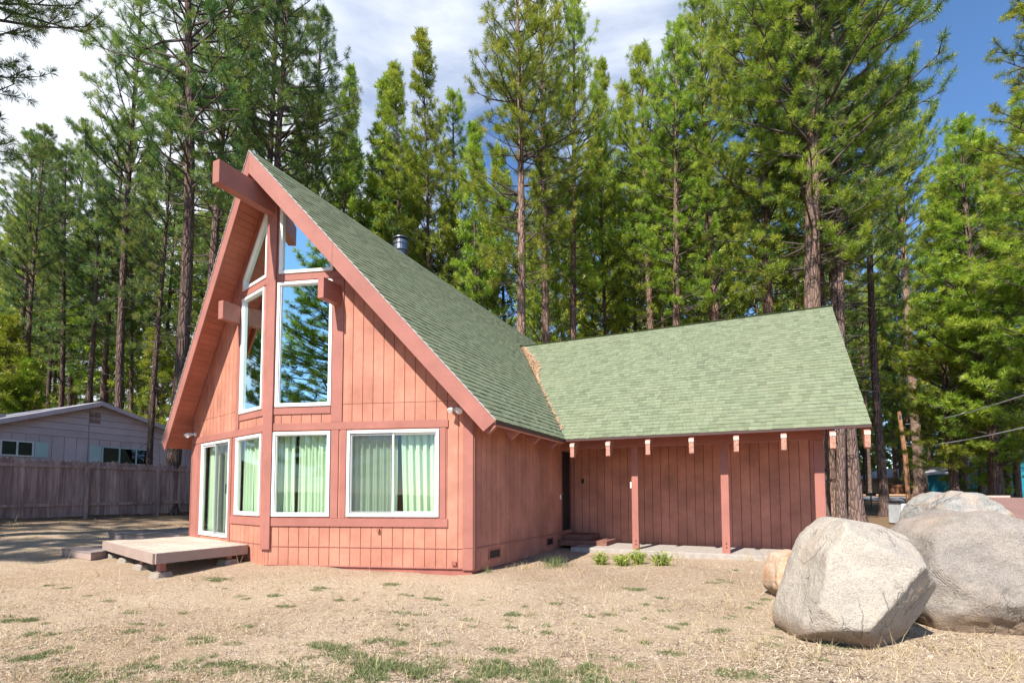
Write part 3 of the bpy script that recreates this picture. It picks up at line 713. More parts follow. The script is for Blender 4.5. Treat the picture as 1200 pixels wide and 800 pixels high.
# ---- curtains (hang inside the windows)
def curtain(fr, a0, a1, z0, z1, dep, seed, label, lean=0.0, bunch=1.0):
    rnd = random.Random(seed); nx_, nz = 90, 12; V = []; Fc = []
    ph = [rnd.uniform(0, 6.3) for _ in range(4)]
    for j in range(nz+1):
        tz = j/nz; z = z0+(z1-z0)*tz
        for i in range(nx_+1):
            t = i/nx_; a = a0+(a1-a0)*t+lean*(1-tz)*(1-t)
            fold = .035*bunch*math.sin(t*(a1-a0)*44+ph[0]+.5*math.sin(tz*2+ph[1]))+.018*math.sin(t*(a1-a0)*91+ph[2]+tz)
            V.append(fr.p(a, z+.012*math.sin(t*(a1-a0)*25+ph[3])*(tz > .9), dep+fold))
    for j in range(nz):
        for i in range(nx_): q = j*(nx_+1)+i; Fc.append((q, q+1, q+nx_+2, q+nx_+1))
    o = link_mesh('curtain', V, Fc, M['curtain'], smooth=True)
    o.modifiers.new('Solidify', 'SOLIDIFY').thickness = .003
    return tag(o, label, 'curtain', 'pale green curtains behind the ground floor windows')
wm = (W4[0]+W4[1])/2
curtain(FR, W4[0]-.06, wm+.02, .8, 2.52, -.16, 1, 'pale green curtain behind the insect screen in the left half of the wide sliding window')
curtain(FR, wm+.10, W4[1]+.08, .8, 2.70, -.17, 2, 'pale green curtain in the unscreened right half of the wide sliding window', lean=.06)
curtain(FR, W3[0]+.02, W3[0]+.20*0+.09*k, .8, 2.70, -.18, 3, 'narrow gathered curtain at the left edge of the window right of the prow post')
curtain(FR, W3[0]+.115*k, W3[1]+.08, .8, 2.70, -.16, 4, 'wide green curtain filling the window right of the prow post')
curtain(FL, W2[0]-.04, W2[0]+.10*k, .8, 2.70, -.17, 5, 'green curtain at the left of the narrow window beside the glass door')
curtain(FL, W2[0]+.125*k, W2[1]+.0, .8, 2.70, -.17, 6, 'green curtain at the right of the narrow window beside the glass door')
curtain(FL, DOOR[0]-.05, DOOR[0]+.155*k, .5, 2.70, -.17, 7, 'green curtain behind the left pane of the sliding glass door')
curtain(FL, DOOR[0]+.24*k, DOOR[1]+.02, .5, 2.45, -.18, 8, 'green curtain behind the screened right pane of the sliding glass door')
curtain(FL, UL[0]-.02, UL[0]+.085*k, 2.9, 5.45, -.25, 9, 'green drape at the left edge of the tall upper window left of the prow post')['group'] = 'upper drape'

# ================================================================== DECK, WALKS, SLAB, STEPS
deck = empty('deck', (-6.2, -1.3, .2), 'low tan timber deck on concrete blocks in front of the sliding glass door', 'deck')
DK = [Vector((-4.50, -.955, 0)), Vector((-4.50, -2.73, 0)), Vector((-8.06, -1.62, 0)), Vector((-7.72, .02, 0))]
ZTOP = .45
mb = MB(); d1 = (DK[2]-DK[1]).normalized(); nb = 13
for i in range(nb):   # boards run parallel to the outer edge, meeting the end of the house wall
    s0, s1 = i/nb+.005, (i+1)/nb-.005
    def e(s, far): return (DK[1].lerp(DK[0], s) if not far else DK[2].lerp(DK[3], s))
    A, B, C_, D = e(s0, 0), e(s0, 1), e(s1, 1), e(s1, 0)
    for t0, t1 in (((0, .52), (.522, 1)) if i % 2 else ((0, .34), (.342, 1))):
        q = [A.lerp(B, t0), A.lerp(B, t1), D.lerp(C_, t1), D.lerp(C_, t0)]
        mb.hexa([Vector((p.x, p.y, ZTOP-.035)) for p in q]+[Vector((p.x, p.y, ZTOP+.0015*(i % 3))) for p in q])
mb.build('deck_boards', M['deck'], deck, bevel=.002)
def rim(a, b, z0, z1, mat='rim', par=deck, th=.035, name='rim_board'):
    d = (b-a).normalized(); n_ = Vector((d.y, -d.x, 0))
    mb = MB(); q = [a-n_*.0, b-n_*.0, b+n_*th, a+n_*th]
    mb.hexa([Vector((p.x, p.y, z0)) for p in q]+[Vector((p.x, p.y, z1)) for p in q]); mb.build(name, M[mat], par, bevel=.003)
rim(DK[1]+Vector((0, -.0, 0)), DK[0]+Vector((0, -.03, 0)), .27, .447)
rim(DK[2], DK[1], .27, .447); rim(DK[3]+Vector((-.02, -.05, 0)), DK[2], .27, .447)
for (x, y) in ((-4.66, -2.52), (-5.6, -2.25), (-6.7, -1.9), (-7.8, -1.55), (-4.62, -1.3)):
    g = gz(x, y); mb = MB(); mb.box(x-.05, x+.05, y-.05, y+.05, g+.09, .415); mb.build('deck_post', M['trim'], deck)
    mb = MB(); s = .16; s2 = .11; c = (x, y)
    mb.hexa([(x-s, y-s, g-.06), (x+s, y-s, g-.06), (x+s, y+s, g-.06), (x-s, y+s, g-.06), (x-s2, y-s2, g+.085), (x+s2, y-s2, g+.085), (x+s2, y+s2, g+.085), (x-s2, y+s2, g+.085)])
    mb.build('pier_block', M['pier'], deck, bevel=.012)
mb = MB(); mb.obox((-6.1, -1.35, .34), (1.5, -.44, 0), (.02, .02, 0), (0, 0, .07)); mb.build('joist', M['groove'], deck)

def plat(name, pts, z1, th, label, cat, nbrd=6):
    c = sum((Vector((*p[:2], 0)) for p in pts), Vector())/len(pts)
    root = empty(name, (c.x, c.y, gz(c.x, c.y)), label, cat); P = [Vector((*p[:2], 0)) for p in pts]
    mb = MB()
    for i in range(nbrd):
        s0, s1 = i/nbrd+.006, (i+1)/nbrd-.006
        q = [P[0].lerp(P[3], s0), P[1].lerp(P[2], s0), P[1].lerp(P[2], s1), P[0].lerp(P[3], s1)]
        mb.hexa([Vector((p.x, p.y, z1-.035)) for p in q]+[Vector((p.x, p.y, z1)) for p in q])
    mb.build('boards', M['greywood'], root, bevel=.002)
    mb = MB(); P2 = [p.lerp(Vector((c.x, c.y, 0)), .02) for p in P]; mb.prism([Vector((p.x, p.y, z1-.036-th)) for p in P2], (0, 0, th)); mb.build('rim_board', M['rim'], root)
plat('step_platform', [(-9.35, -1.80), (-7.7, -2.05), (-8.0, -1.35), (-9.2, -.75)], .26, .12, 'low grey plank step beside the left end of the timber deck', 'step')
plat('boardwalk', [(-11.2, .05), (-8.3, .10), (-8.0, 7.0), (-10.0, 7.2)], .44, .2, 'grey plank boardwalk leading back past the left side of the house', 'walkway', 9)

mb = MB(); mb.hexa([(.55, 3.68, -.1), (6.3, 3.68, -.1), (6.3, YWALL-.11, -.1), (.55, YWALL-.11, -.1), (.55, 3.68, ZS-.005), (6.3, 3.68, ZS-.035), (6.3, YWALL-.11, ZS-.03), (.55, YWALL-.11, ZS-.005)])
tag(mb.build('concrete_slab', M['concrete'], bevel=.015), kind='structure')
st = empty('entry_steps', (.5, 5, .15), 'dark red brick entry steps in the corner of the porch', 'steps')
mb = MB(); mb.box(.03, 1.25, 4.30, 5.28, .16, .30); mb.build('step', M['brick'], st, bevel=.008)
mb = MB(); mb.box(.03, .80, 4.55, 5.28, .302, .42); mb.build('step', M['brick'], st, bevel=.008)

# ================================================================== FENCE
fn = empty('fence', (-15.6, 4, gz(-15.6, 4)), 'weathered grey-brown dog-eared board fence along the left side of the yard', 'fence')
rnd = random.Random(3); mb = MB(); y = -5.0
while y < 15:
    w = .14; g = gz(-15.6, y); h = 1.80+rnd.uniform(-.03, .03); z0 = g+.04+rnd.uniform(-.02, .02); tilt = rnd.uniform(-.006, .006)
    x0 = -15.62+rnd.uniform(-.004, .004)
    mb.prism([(x0, y, z0), (x0, y+w, z0), (x0, y+w+tilt, z0+h-.05), (x0, y+w-.035+tilt, z0+h), (x0, y+.035+tilt, z0+h), (x0, y+tilt, z0+h-.05)], (-.018, 0, 0)); y += w+.006
mb.build('fence_boards', M['fence'], fn)
for zr_, hh in ((.38, .09), (1.60, .09)):
    yy = -5.0
    for L in (3.3, 3.4, 3.3, 3.4, 3.3, 3.3):
        mb = MB(); a = yy; b = yy+L-.01; dz = rnd.uniform(-.02, .02)
        mb.hexa([(-15.617, a, gz(-15.6, a)+zr_+dz), (-15.575, a, gz(-15.6, a)+zr_+dz), (-15.575, b, gz(-15.6, b)+zr_), (-15.617, b, gz(-15.6, b)+zr_),
                 (-15.617, a, gz(-15.6, a)+zr_+hh+dz), (-15.575, a, gz(-15.6, a)+zr_+hh+dz), (-15.575, b, gz(-15.6, b)+zr_+hh), (-15.617, b, gz(-15.6, b)+zr_+hh)])
        mb.build('rail', M['fence'], fn); yy += L
for y in (-4.9, -1.6, 1.7, 4.0, 7.3, 10.6, 13.9):
    g = gz(-15.6, y); mb = MB(); mb.box(-15.572, -15.48, y-.045, y+.045, g-.2, g+1.68); mb.build('fence_post', M['fence'], fn)

# ================================================================== NEIGHBOUR'S HOUSE (behind the fence)
nh = empty('neighbour_house', (-23, 5, gz(-20, 4)), 'mauve single storey house with low gable behind the board fence', 'house')
NX = -20.0; nsl = .355; NA = (4.13, 5.22)
nz = lambda y: NA[1]-nsl*abs(y-NA[0])*(1.0 if y < NA[0] else .78)
mb = MB(); bk = MB(); y = -4.6; g0 = .6
while y < 10.8:
    a, b = y+.01, min(y+.405, 10.8)-.01
    mb.hexa([(NX-.03, a, g0), (NX, a, g0), (NX, b, g0), (NX-.03, b, g0), (NX-.03, a, min(3.72, nz(a)-.2)), (NX, a, min(3.72, nz(a)-.2)), (NX, b, min(3.72, nz(b)-.2)), (NX-.03, b, min(3.72, nz(b)-.2))])
    y += .405
z = 3.73
while z < 5.1:   # clapboards in the gable
    z2 = min(z+.27, 5.15); ya = NA[0]-(NA[1]-z2-.06)/nsl; yb = NA[0]+(NA[1]-z2-.06)/(nsl*.78)
    if yb-ya > .2:
        ya0 = NA[0]-(NA[1]-z-.06)/nsl; yb0 = NA[0]+(NA[1]-z-.06)/(nsl*.78)
        mb.hexa([(NX-.03, ya0, z), (NX+.035, ya0, z), (NX+.035, yb0, z), (NX-.03, yb0, z), (NX-.03, ya, z2-.016), (NX+.004, ya, z2-.016), (NX+.004, yb, z2-.016), (NX-.03, yb, z2-.016)])
    z += .27
mb.build('wall', M['nb_wall'], nh)
mb = MB(); mb.prism([(NX-.031, -4.6, g0-.5), (NX-.031, 10.8, g0-.5), (NX-.031, 10.8, nz(10.8)-.08), (NX-.031, NA[0], NA[1]-.08), (NX-.031, -4.6, nz(-4.6)-.08)], (-8, 0, 0)); mb.build('wall', M['nb_wall'], nh)
for sg, ye in ((-1, -5.2), (1, 11.4)):
    mb = MB(); q = []
    for x in (NX+.45, NX-8.6):
        q += [(x, NA[0], NA[1]-.07), (x, ye, nz(ye)-.07), (x, ye, nz(ye)+.03), (x, NA[0], NA[1]+.03)]
    mb.hexa(q); mb.build('roof', M['nb_roof'], nh)
    mb = MB(); q = []
    for x in (NX+.455, NX+.49):
        q += [(x, NA[0], NA[1]-.15), (x, ye, nz(ye)-.15), (x, ye, nz(ye)+.02), (x, NA[0], NA[1]+.02)]
    mb.hexa(q); mb.build('barge_board', M['nb_wall'], nh)
def nbwin(y0, y1, z0, z1, n_, sh):
    mb = MB(); w = .045
    for a, b, c, d in ((y0, y1, z0, z0+w), (y0, y1, z1-w, z1), (y0, y0+w, z0+w, z1-w), (y1-w, y1, z0+w, z1-w)): mb.box(NX+.005, NX+.05, a, b, c, d)
    for i in range(1, n_): yy = y0+(y1-y0)*i/n_; mb.box(NX+.005, NX+.045, yy-.025, yy+.025, z0+w, z1-w)
    wo = mb.build('window', M['shutter'] if n_ == 3 else M['white'], nh)
    mb = MB(); mb.box(NX+.008, NX+.02, y0+w, y1-w, z0+w, z1-w); mb.build('pane', M['darkglass'], wo)
    mb = MB(); mb.box(NX+.001, NX+.007, y0+w, y1-w, z0+w, z1-w); mb.build('room_dark', M['void'], wo)
    for (a, b) in sh:
        mb = MB(); mb.box(NX+.004, NX+.03, a, b, z0, z1); s_ = mb.build('shutter', M['shutter'], nh)
nbwin(1.15, 2.12, 2.87, 3.44, 2, [(2.16, 2.58), (.70, 1.11)])
nbwin(4.40, 6.40, 2.75, 3.46, 3, [(3.95, 4.36)])
mb = MB()
for i in range(7): mb.obox((NX+.035, 4.1, 4.40+i*.068), (.012, 0, .012), (0, .19, 0), (-.003, 0, .02))
mb.build('gable_vent', M['fence'], nh)
mb = MB(); mb.box(NX+.03, NX+.036, 3.885, 3.905, g0, 4.9); mb.build('seam_strip', M['fence'], nh)
mb = MB(); mb.tube([(NX-2.2, 1.4, 3.9), (NX-2.2, 1.4, 5.15)], .14, 12); mb.tube([(NX-2.2, 1.4, 5.2), (NX-2.2, 1.4, 5.3)], .24, 12)
mb.build('chimney_pipe', M['white'], nh); mb = MB(); mb.box(NX-2.9, NX-1.6, .9, 1.9, 4.0, 4.55); mb.build('chimney_base', M['nb_wall'], nh)

# ================================================================== BOULDERS
def boulder(name, c_px, t, poly, front, back, mat, label, seed, rough=.05, pw=70):
    """convex rock: support planes tangent to a real outline, plus chipped facets"""
    rnd = random.Random(seed); C0 = at(c_px[0], c_px[1], t); m_px = t/F_PX
    P2 = [((u-c_px[0])*m_px*(.90 if seed == 1 else .945), -(v-c_px[1])*m_px*.955) for u, v in poly]
    planes = []; N = 18
    for i in range(N):
        th = 2*math.pi*i/N; nx_, ny = math.cos(th), math.sin(th); h = max(a*nx_+b*ny for a, b in P2)
        for tilt in (0,): planes.append((Vector((nx_, ny, tilt)), h))
    for i in range(10):
        th = 2*math.pi*(i+.5)/10; nx_, ny = math.cos(th), math.sin(th); h = max(a*nx_+b*ny for a, b in P2)
        planes.append((Vector((nx_*.72, ny*.72, -.69)), h*.72+back*.55))
    for (a, b, c, h) in front:
        v = Vector((a, b, c)); l = v.length; planes.append((v/l, h))
    planes.append((Vector((0, 0, -1)), back))
    from mathutils import noise
    import bmesh
    bm = bmesh.new(); bmesh.ops.create_icosphere(bm, subdivisions=6, radius=1)
    off = Vector((seed*3.7, seed*1.3, seed*2.1))
    for v in bm.verts:
        d = v.co.normalized(); s = 0
        for n_, h in planes:
            q = d.dot(n_)/h
            if q > 0: s += q**pw
        r = s**(-1/pw)*1.01
        q = d*r
        f = noise.fractal(q*1.7+off, .9, 2.1, 4)*rough+noise.fractal(q*5+off, .8, 2.1, 5)*rough*.38
        rg = 1-abs(noise.noise(q*3.0+off*2)); f -= max(0, rg-.93)*rough*3.2     # creases
        st_ = noise.noise(Vector((q.x*1.2, q.y*6+q.x*2, q.z*1.5))+off); f += (math.floor(st_*4)/4-st_)*rough*.7
        r += f
        w = C0+CR*(d.x*r)+CU*(d.y*r)-CF*(d.z*r); v.co = w
    me = bpy.data.meshes.new(name); bm.to_mesh(me); bm.free(); me.materials.append(mat)
    base = Vector((C0.x, C0.y, gz(C0.x, C0.y))); me.transform(Matrix.Translation(-base))
    o = bpy.data.objects.new(name, me); COL.objects.link(o); o.location = base
    import bmesh as _b
    bm = _b.new(); bm.from_mesh(me); _b.ops.recalc_face_normals(bm, faces=bm.faces); bm.to_mesh(me); bm.free()
    for p in me.polygons: p.use_smooth = True
    return tag(o, label, 'boulder')
M['rock1'] = mat_rock('pale_granite', (.33, .285, .235), (.47, .415, .345), (.50, .33, .20), (.33, .29, .25), 1.0, .28)
M['rock2'] = mat_rock('grey_granite', (.215, .185, .158), (.335, .29, .245), (.42, .29, .20), (.19, .17, .155), .9, .45)
M['rock3'] = mat_rock('lichened_granite', (.22, .215, .20), (.38, .37, .34), (.48, .31, .20), (.44, .33, .25), 1.3, .7)
M['rock4'] = mat_rock('rusty_granite', (.50, .36, .24), (.60, .47, .35), (.50, .22, .09), (.55, .27, .13), 2.0, .9)
boulder('boulder', (1002, 690), 5.25, [(988, 605), (1032, 612), (1068, 628), (1087, 655), (1090, 680), (1068, 715), (1045, 745), (1010, 766), (955, 763), (925, 750), (922, 728), (936, 690), (952, 655), (974, 622)],
        [(-.38, .42, .82, .44), (.46, -.38, .80, .43), (-.30, -.78, .55, .57), (.15, .85, .50, .56), (-.80, -.10, .58, .62), (.78, .42, .46, .62)], .55, M['rock1'],
        'large pale beige boulder with a chipped face, nearest of the rocks on the right', 1, .020)
boulder('boulder', (1180, 690), 5.75, [(1064, 715), (1074, 655), (1088, 620), (1130, 600), (1190, 603), (1250, 640), (1290, 700), (1268, 760), (1190, 782), (1105, 762)],
        [(-.35, .45, .82, .62), (.15, .2, .97, .62), (-.3, -.5, .8, .62), (.3, -.6, .74, .66), (-.7, .1, .7, .80), (0, .85, .53, .72)], .8, M['rock2'],
        'broad grey boulder cut by the right edge of the photo, behind the pale one', 2, .045)
boulder('boulder', (1128, 640), 7.6, [(1086, 608), (1092, 588), (1112, 575), (1136, 577), (1154, 598), (1168, 640), (1170, 700), (1090, 700)],
        [(-.3, .5, .8, .62), (.3, .1, .95, .60), (-.5, -.3, .8, .6)], .7, M['rock3'],
        'rounded lichen-mottled boulder standing highest, rearmost of the rocks on the right', 3, .045)
boulder('boulder', (946, 676), 7.2, [(905, 668), (911, 651), (935, 646), (962, 655), (985, 690), (960, 706), (915, 704), (903, 690)],
        [(-.4, .4, .8, .30), (.4, 0, .9, .30), (0, -.5, .8, .3)], .35, M['rock4'],
        'small orange-stained boulder half hidden behind the pale one', 4, .03)

# ================================================================== THINGS AT THE ROAD, RIGHT
p = at(1064, 560, 46); zg_ = gz(p.x, p.y)
up = empty('utility_pole', (p.x, p.y, zg_), 'orange-brown wooden utility pole beside the road on the right', 'utility pole')
mb = MB(); mb.tube([(p.x, p.y, zg_-.2), (p.x-.12, p.y, zg_+4), (p.x-.42, p.y, at(1059, 481, 46).z)], [.20, .18, .14], 14); mb.build('pole', M['polewood'], up)
topz = at(1060, 486, 46).z
mb = MB(); mb.tube([(p.x-.38, p.y-.16, topz-.3), (p.x-.38, p.y-.16, topz+.05)], .06, 8); mb.build('insulator', M['steel'], up)
def wire(u0, v0, t0, u1, v1, t1, sag, label):
    A, B = at(u0, v0, t0), at(u1, v1, t1); pts = []
    for i in range(25): s = i/24; q = A.lerp(B, s); q.z -= sag*4*s*(1-s); pts.append(q)
    mb = MB(); mb.tube(pts, .024, 5); tag(mb.build('overhead_wire', M['cable']), label, 'wire', 'wires crossing at the right edge')
wire(1061, 497, 45.8, 1290, 432, 14, .3, 'upper pale overhead wire running right from the utility pole')
wire(1061, 522, 45.8, 1290, 478, 14, .3, 'lower pale overhead wire running right from the utility pole')
p = at(1021, 590, 38); g = gz(p.x, p.y)
mx = empty('mailbox', (p.x, p.y, g), 'small black mailbox on a post near the road between two trunks', 'mailbox')
mb = MB(); mb.box(p.x-.04, p.x+.04, p.y-.04, p.y+.04, g-.1, g+1.0); mb.build('post', M['black'], mx)
mb = MB(); mb.prism([(p.x-.30, p.y-.1, g+1.0), (p.x-.30, p.y+.1, g+1.0), (p.x-.30, p.y+.1, g+1.14), (p.x-.30, p.y+.05, g+1.21), (p.x-.30, p.y-.05, g+1.21), (p.x-.30, p.y-.1, g+1.14)], (.6, 0, 0)); mb.build('box', M['black'], mx)
p = at(1076, 600, 22); g = gz(p.x, p.y)
bn = empty('metal_bin', (p.x, p.y, g), 'low pale grey metal storage bin behind the rearmost boulder', 'bin', rz=0)
def lbox(mb, c, a, l, w, z0, z1):
    ax = Vector((math.cos(a), math.sin(a), 0)); ay = Vector((-math.sin(a), math.cos(a), 0)); c = Vector((c[0], c[1], 0))
    q = [c-ax*l-ay*w, c+ax*l-ay*w, c+ax*l+ay*w, c-ax*l+ay*w]
    mb.hexa([(v.x, v.y, z0) for v in q]+[(v.x, v.y, z1) for v in q])
M['bin'] = mat_plain('pale_sheet_metal', (.60, .64, .66), .5, .1, .18, 3)
mb = MB(); lbox(mb, p, YAW-.1, .9, .45, g+.04, g+.90); mb.build('body', M['bin'], bn, bevel=.02)
mb = MB(); lbox(mb, p, YAW-.1, .94, .49, g+.902, g+.95); mb.build('lid', M['black'], bn, bevel=.01)
mb = MB(); q = p-CF*.47; lbox(mb, q-CR*.55, YAW-.1, .05, .02, g+.6, g+.66); mb.build('hinge', M['black'], bn)
# brown slanted-lid enclosure
p = at(1215, 590, 14); g = gz(p.x, p.y)
en = empty('trash_enclosure', (p.x, p.y, g), 'reddish-brown painted wooden bin enclosure with slanted lid at the right edge', 'enclosure')
axx, ayy = CR.copy(), Vector((-CR.y, CR.x, 0)).normalized(); axx.z = 0; axx.normalize(); P0 = Vector((p.x, p.y, 0))
def en_pt(a, b, z): q = P0+axx*a+ayy*b; return Vector((q.x, q.y, z))
mb = MB(); mb.hexa([en_pt(-1.5, -.7, g-.1), en_pt(1.5, -.7, g-.1), en_pt(1.5, .8, g-.1), en_pt(-1.5, .8, g-.1), en_pt(-1.5, -.7, .75), en_pt(1.5, -.7, .75), en_pt(1.5, .8, 1.24), en_pt(-1.5, .8, 1.24)])
mb.build('body', M['brownpaint'], en, bevel=.01)
mb = MB(); mb.hexa([en_pt(-1.6, -.8, .755), en_pt(1.6, -.8, .755), en_pt(1.6, .85, 1.245), en_pt(-1.0, .85, 1.30), en_pt(-1.6, -.8, .80), en_pt(1.6, -.8, .80), en_pt(1.6, .85, 1.29), en_pt(-1.0, .85, 1.345)])
mb.build('lid', M['brownpaint'], en, bevel=.008)
mb = MB(); mb.obox(en_pt(-.45, .87, 1.35), axx*.55, ayy*.03, (0, 0, .025)); mb.build('edge_strip', M['cutwood'], en)

def cabin(u, t, w, d, h, rh, mat, label, rot=0.0, name='cabin', wins=True):
    p = at(u, 560, t); g = gz(p.x, p.y); a = YAW+rot
    ax = Vector((math.cos(a), math.sin(a), 0)); ay = Vector((-math.sin(a), math.cos(a), 0))
    P0 = Vector((p.x, p.y, g)); root = empty(name, P0, label, 'house')
    Q = lambda i, j, z: P0+ax*i+ay*j+Vector((0, 0, z))
    mb = MB(); mb.prism([Q(-w, -d, -.5), Q(w, -d, -.5), Q(w, -d, h), Q(0, -d, h+rh), Q(-w, -d, h)], ay*2*d); mb.build('wall', mat, root)
    for s in (-1, 1):
        mb = MB(); mb.hexa([Q(0, -d-.4, h+rh+.01), Q(s*(w+.5), -d-.4, h-rh*.5/w+.01), Q(s*(w+.5), d+.4, h-rh*.5/w+.01), Q(0, d+.4, h+rh+.01),
                            Q(0, -d-.4, h+rh+.15), Q(s*(w+.5), -d-.4, h-rh*.5/w+.15), Q(s*(w+.5), d+.4, h-rh*.5/w+.15), Q(0, d+.4, h+rh+.15)]); mb.build('roof', M['nb_roof'], root)
    if wins:
        for i in (-.5, .45):
            mb = MB(); c = Q(i*w, -d-.03, h*.55); mb.obox(c, ax*.55, ay*.03, Vector((0, 0, .5))); wo = mb.build('window', M['white'], root)
            mb = MB(); mb.obox(c-ay*.035, ax*.48, ay*.006, Vector((0, 0, .43))); mb.build('pane', M['darkglass'], wo)
cabin(1142, 52, 2.6, 2.5, 2.3, .9, M['teal'], 'teal cabin glimpsed between the dark trunks right of the utility pole', .2, wins=False)
cabin(1215, 44, 3.4, 3, 3.4, 1.2, M['teal'], 'teal house partly seen at the right edge behind the trunks', -.15)
cabin(1060, 84, 4.5, 4, 2.6, 1.4, M['tan'], 'distant tan cabin beyond the road behind the utility pole', .3)
# brown fence beyond the road
A = gp(1040, 70); B = gp(1180, 62); mb = MB(); Av, Bv = Vector((*A, 0)), Vector((*B, 0)); n_ = 70
root = empty('far_fence', (A[0], A[1], gz(*A)), 'low brown board fence beyond the road on the right', 'fence')
for i in range(n_):
    q = Av.lerp(Bv, i/n_); d = (Bv-Av).normalized(); g = gz(q.x, q.y); mb.obox((q.x, q.y, g+.65), d*.10, Vector((-d.y, d.x, 0))*.02, (0, 0, .65))
mb.build('boards', M['brownwood'], root)
mb = MB(); mb.tube([(A[0], A[1], gz(*A)+1.0), (B[0], B[1], gz(*B)+1.0)], .05, 4); mb.build('rail', M['brownwood'], root)
# cut logs by the pole
p = at(1082, 590, 43); g = gz(p.x, p.y); mb = MB()
mb.tube([(p.x-1, p.y, g+.15), (p.x+1.1, p.y+.5, g+.18)], .17, 10); tag(mb.build('log', M['bark_r']), 'short cut log lying beside the foot of the utility pole', 'log')

# ================================================================== TREES
def needle_mesh(name, tips, axes, tints, nper, length, width, seed, mat, droop=.0):
    rg = np.random.default_rng(seed); T = len(tips); tips = np.asarray(tips); axes = np.asarray(axes); tints = np.asarray(tints)
    axes = axes/np.linalg.norm(axes, axis=1, keepdims=True)
    base = np.repeat(tips, nper, 0); ax = np.repeat(axes, nper, 0); N = len(base)
    rv = rg.normal(size=(N, 3)); rv -= ax*(rv*ax).sum(1, keepdims=True); rv /= np.linalg.norm(rv, axis=1, keepdims=True)
    th = np.radians(rg.uniform(0, 112, N))[:, None]
    d = ax*np.cos(th)+rv*np.sin(th); d[:, 2] -= droop
    back = rg.uniform(-.06, .10, N)[:, None]*length*3
    base = base-ax*back
    L = (length*rg.uniform(.7, 1.15, N))[:, None]
    sv = np.cross(d, rg.normal(size=(N, 3))); sv /= np.linalg.norm(sv, axis=1, keepdims=True)+1e-9
    w = width*rg.uniform(.7, 1.3, N)[:, None]
    V = np.empty((N, 3, 3)); V[:, 0] = base+sv*w*.35; V[:, 1] = base-sv*w*.35+d*L*.06; V[:, 2] = base+d*L
    # widen in the middle by shifting one root vertex half way out: reads as a needle bundle
    V[:, 1] = base+d*L*.55-sv*w
    me = bpy.data.meshes.new(name); me.vertices.add(N*3); me.vertices.foreach_set('co', V.reshape(-1).astype(np.float32))
    me.loops.add(N*3); me.loops.foreach_set('vertex_index', np.arange(N*3, dtype=np.int32))
    me.polygons.add(N); me.polygons.foreach_set('loop_start', np.arange(0, N*3, 3, dtype=np.int32)); me.polygons.foreach_set('loop_total', np.full(N, 3, np.int32))
    at_ = me.attributes.new('tint', 'FLOAT', 'POINT')
    tt = np.repeat(np.clip(np.repeat(tints, nper)+rg.normal(0, .07, N), 0, 1), 3); at_.data.foreach_set('value', tt.astype(np.float32))
    me.materials.append(mat); me.update(); me.validate(); return me
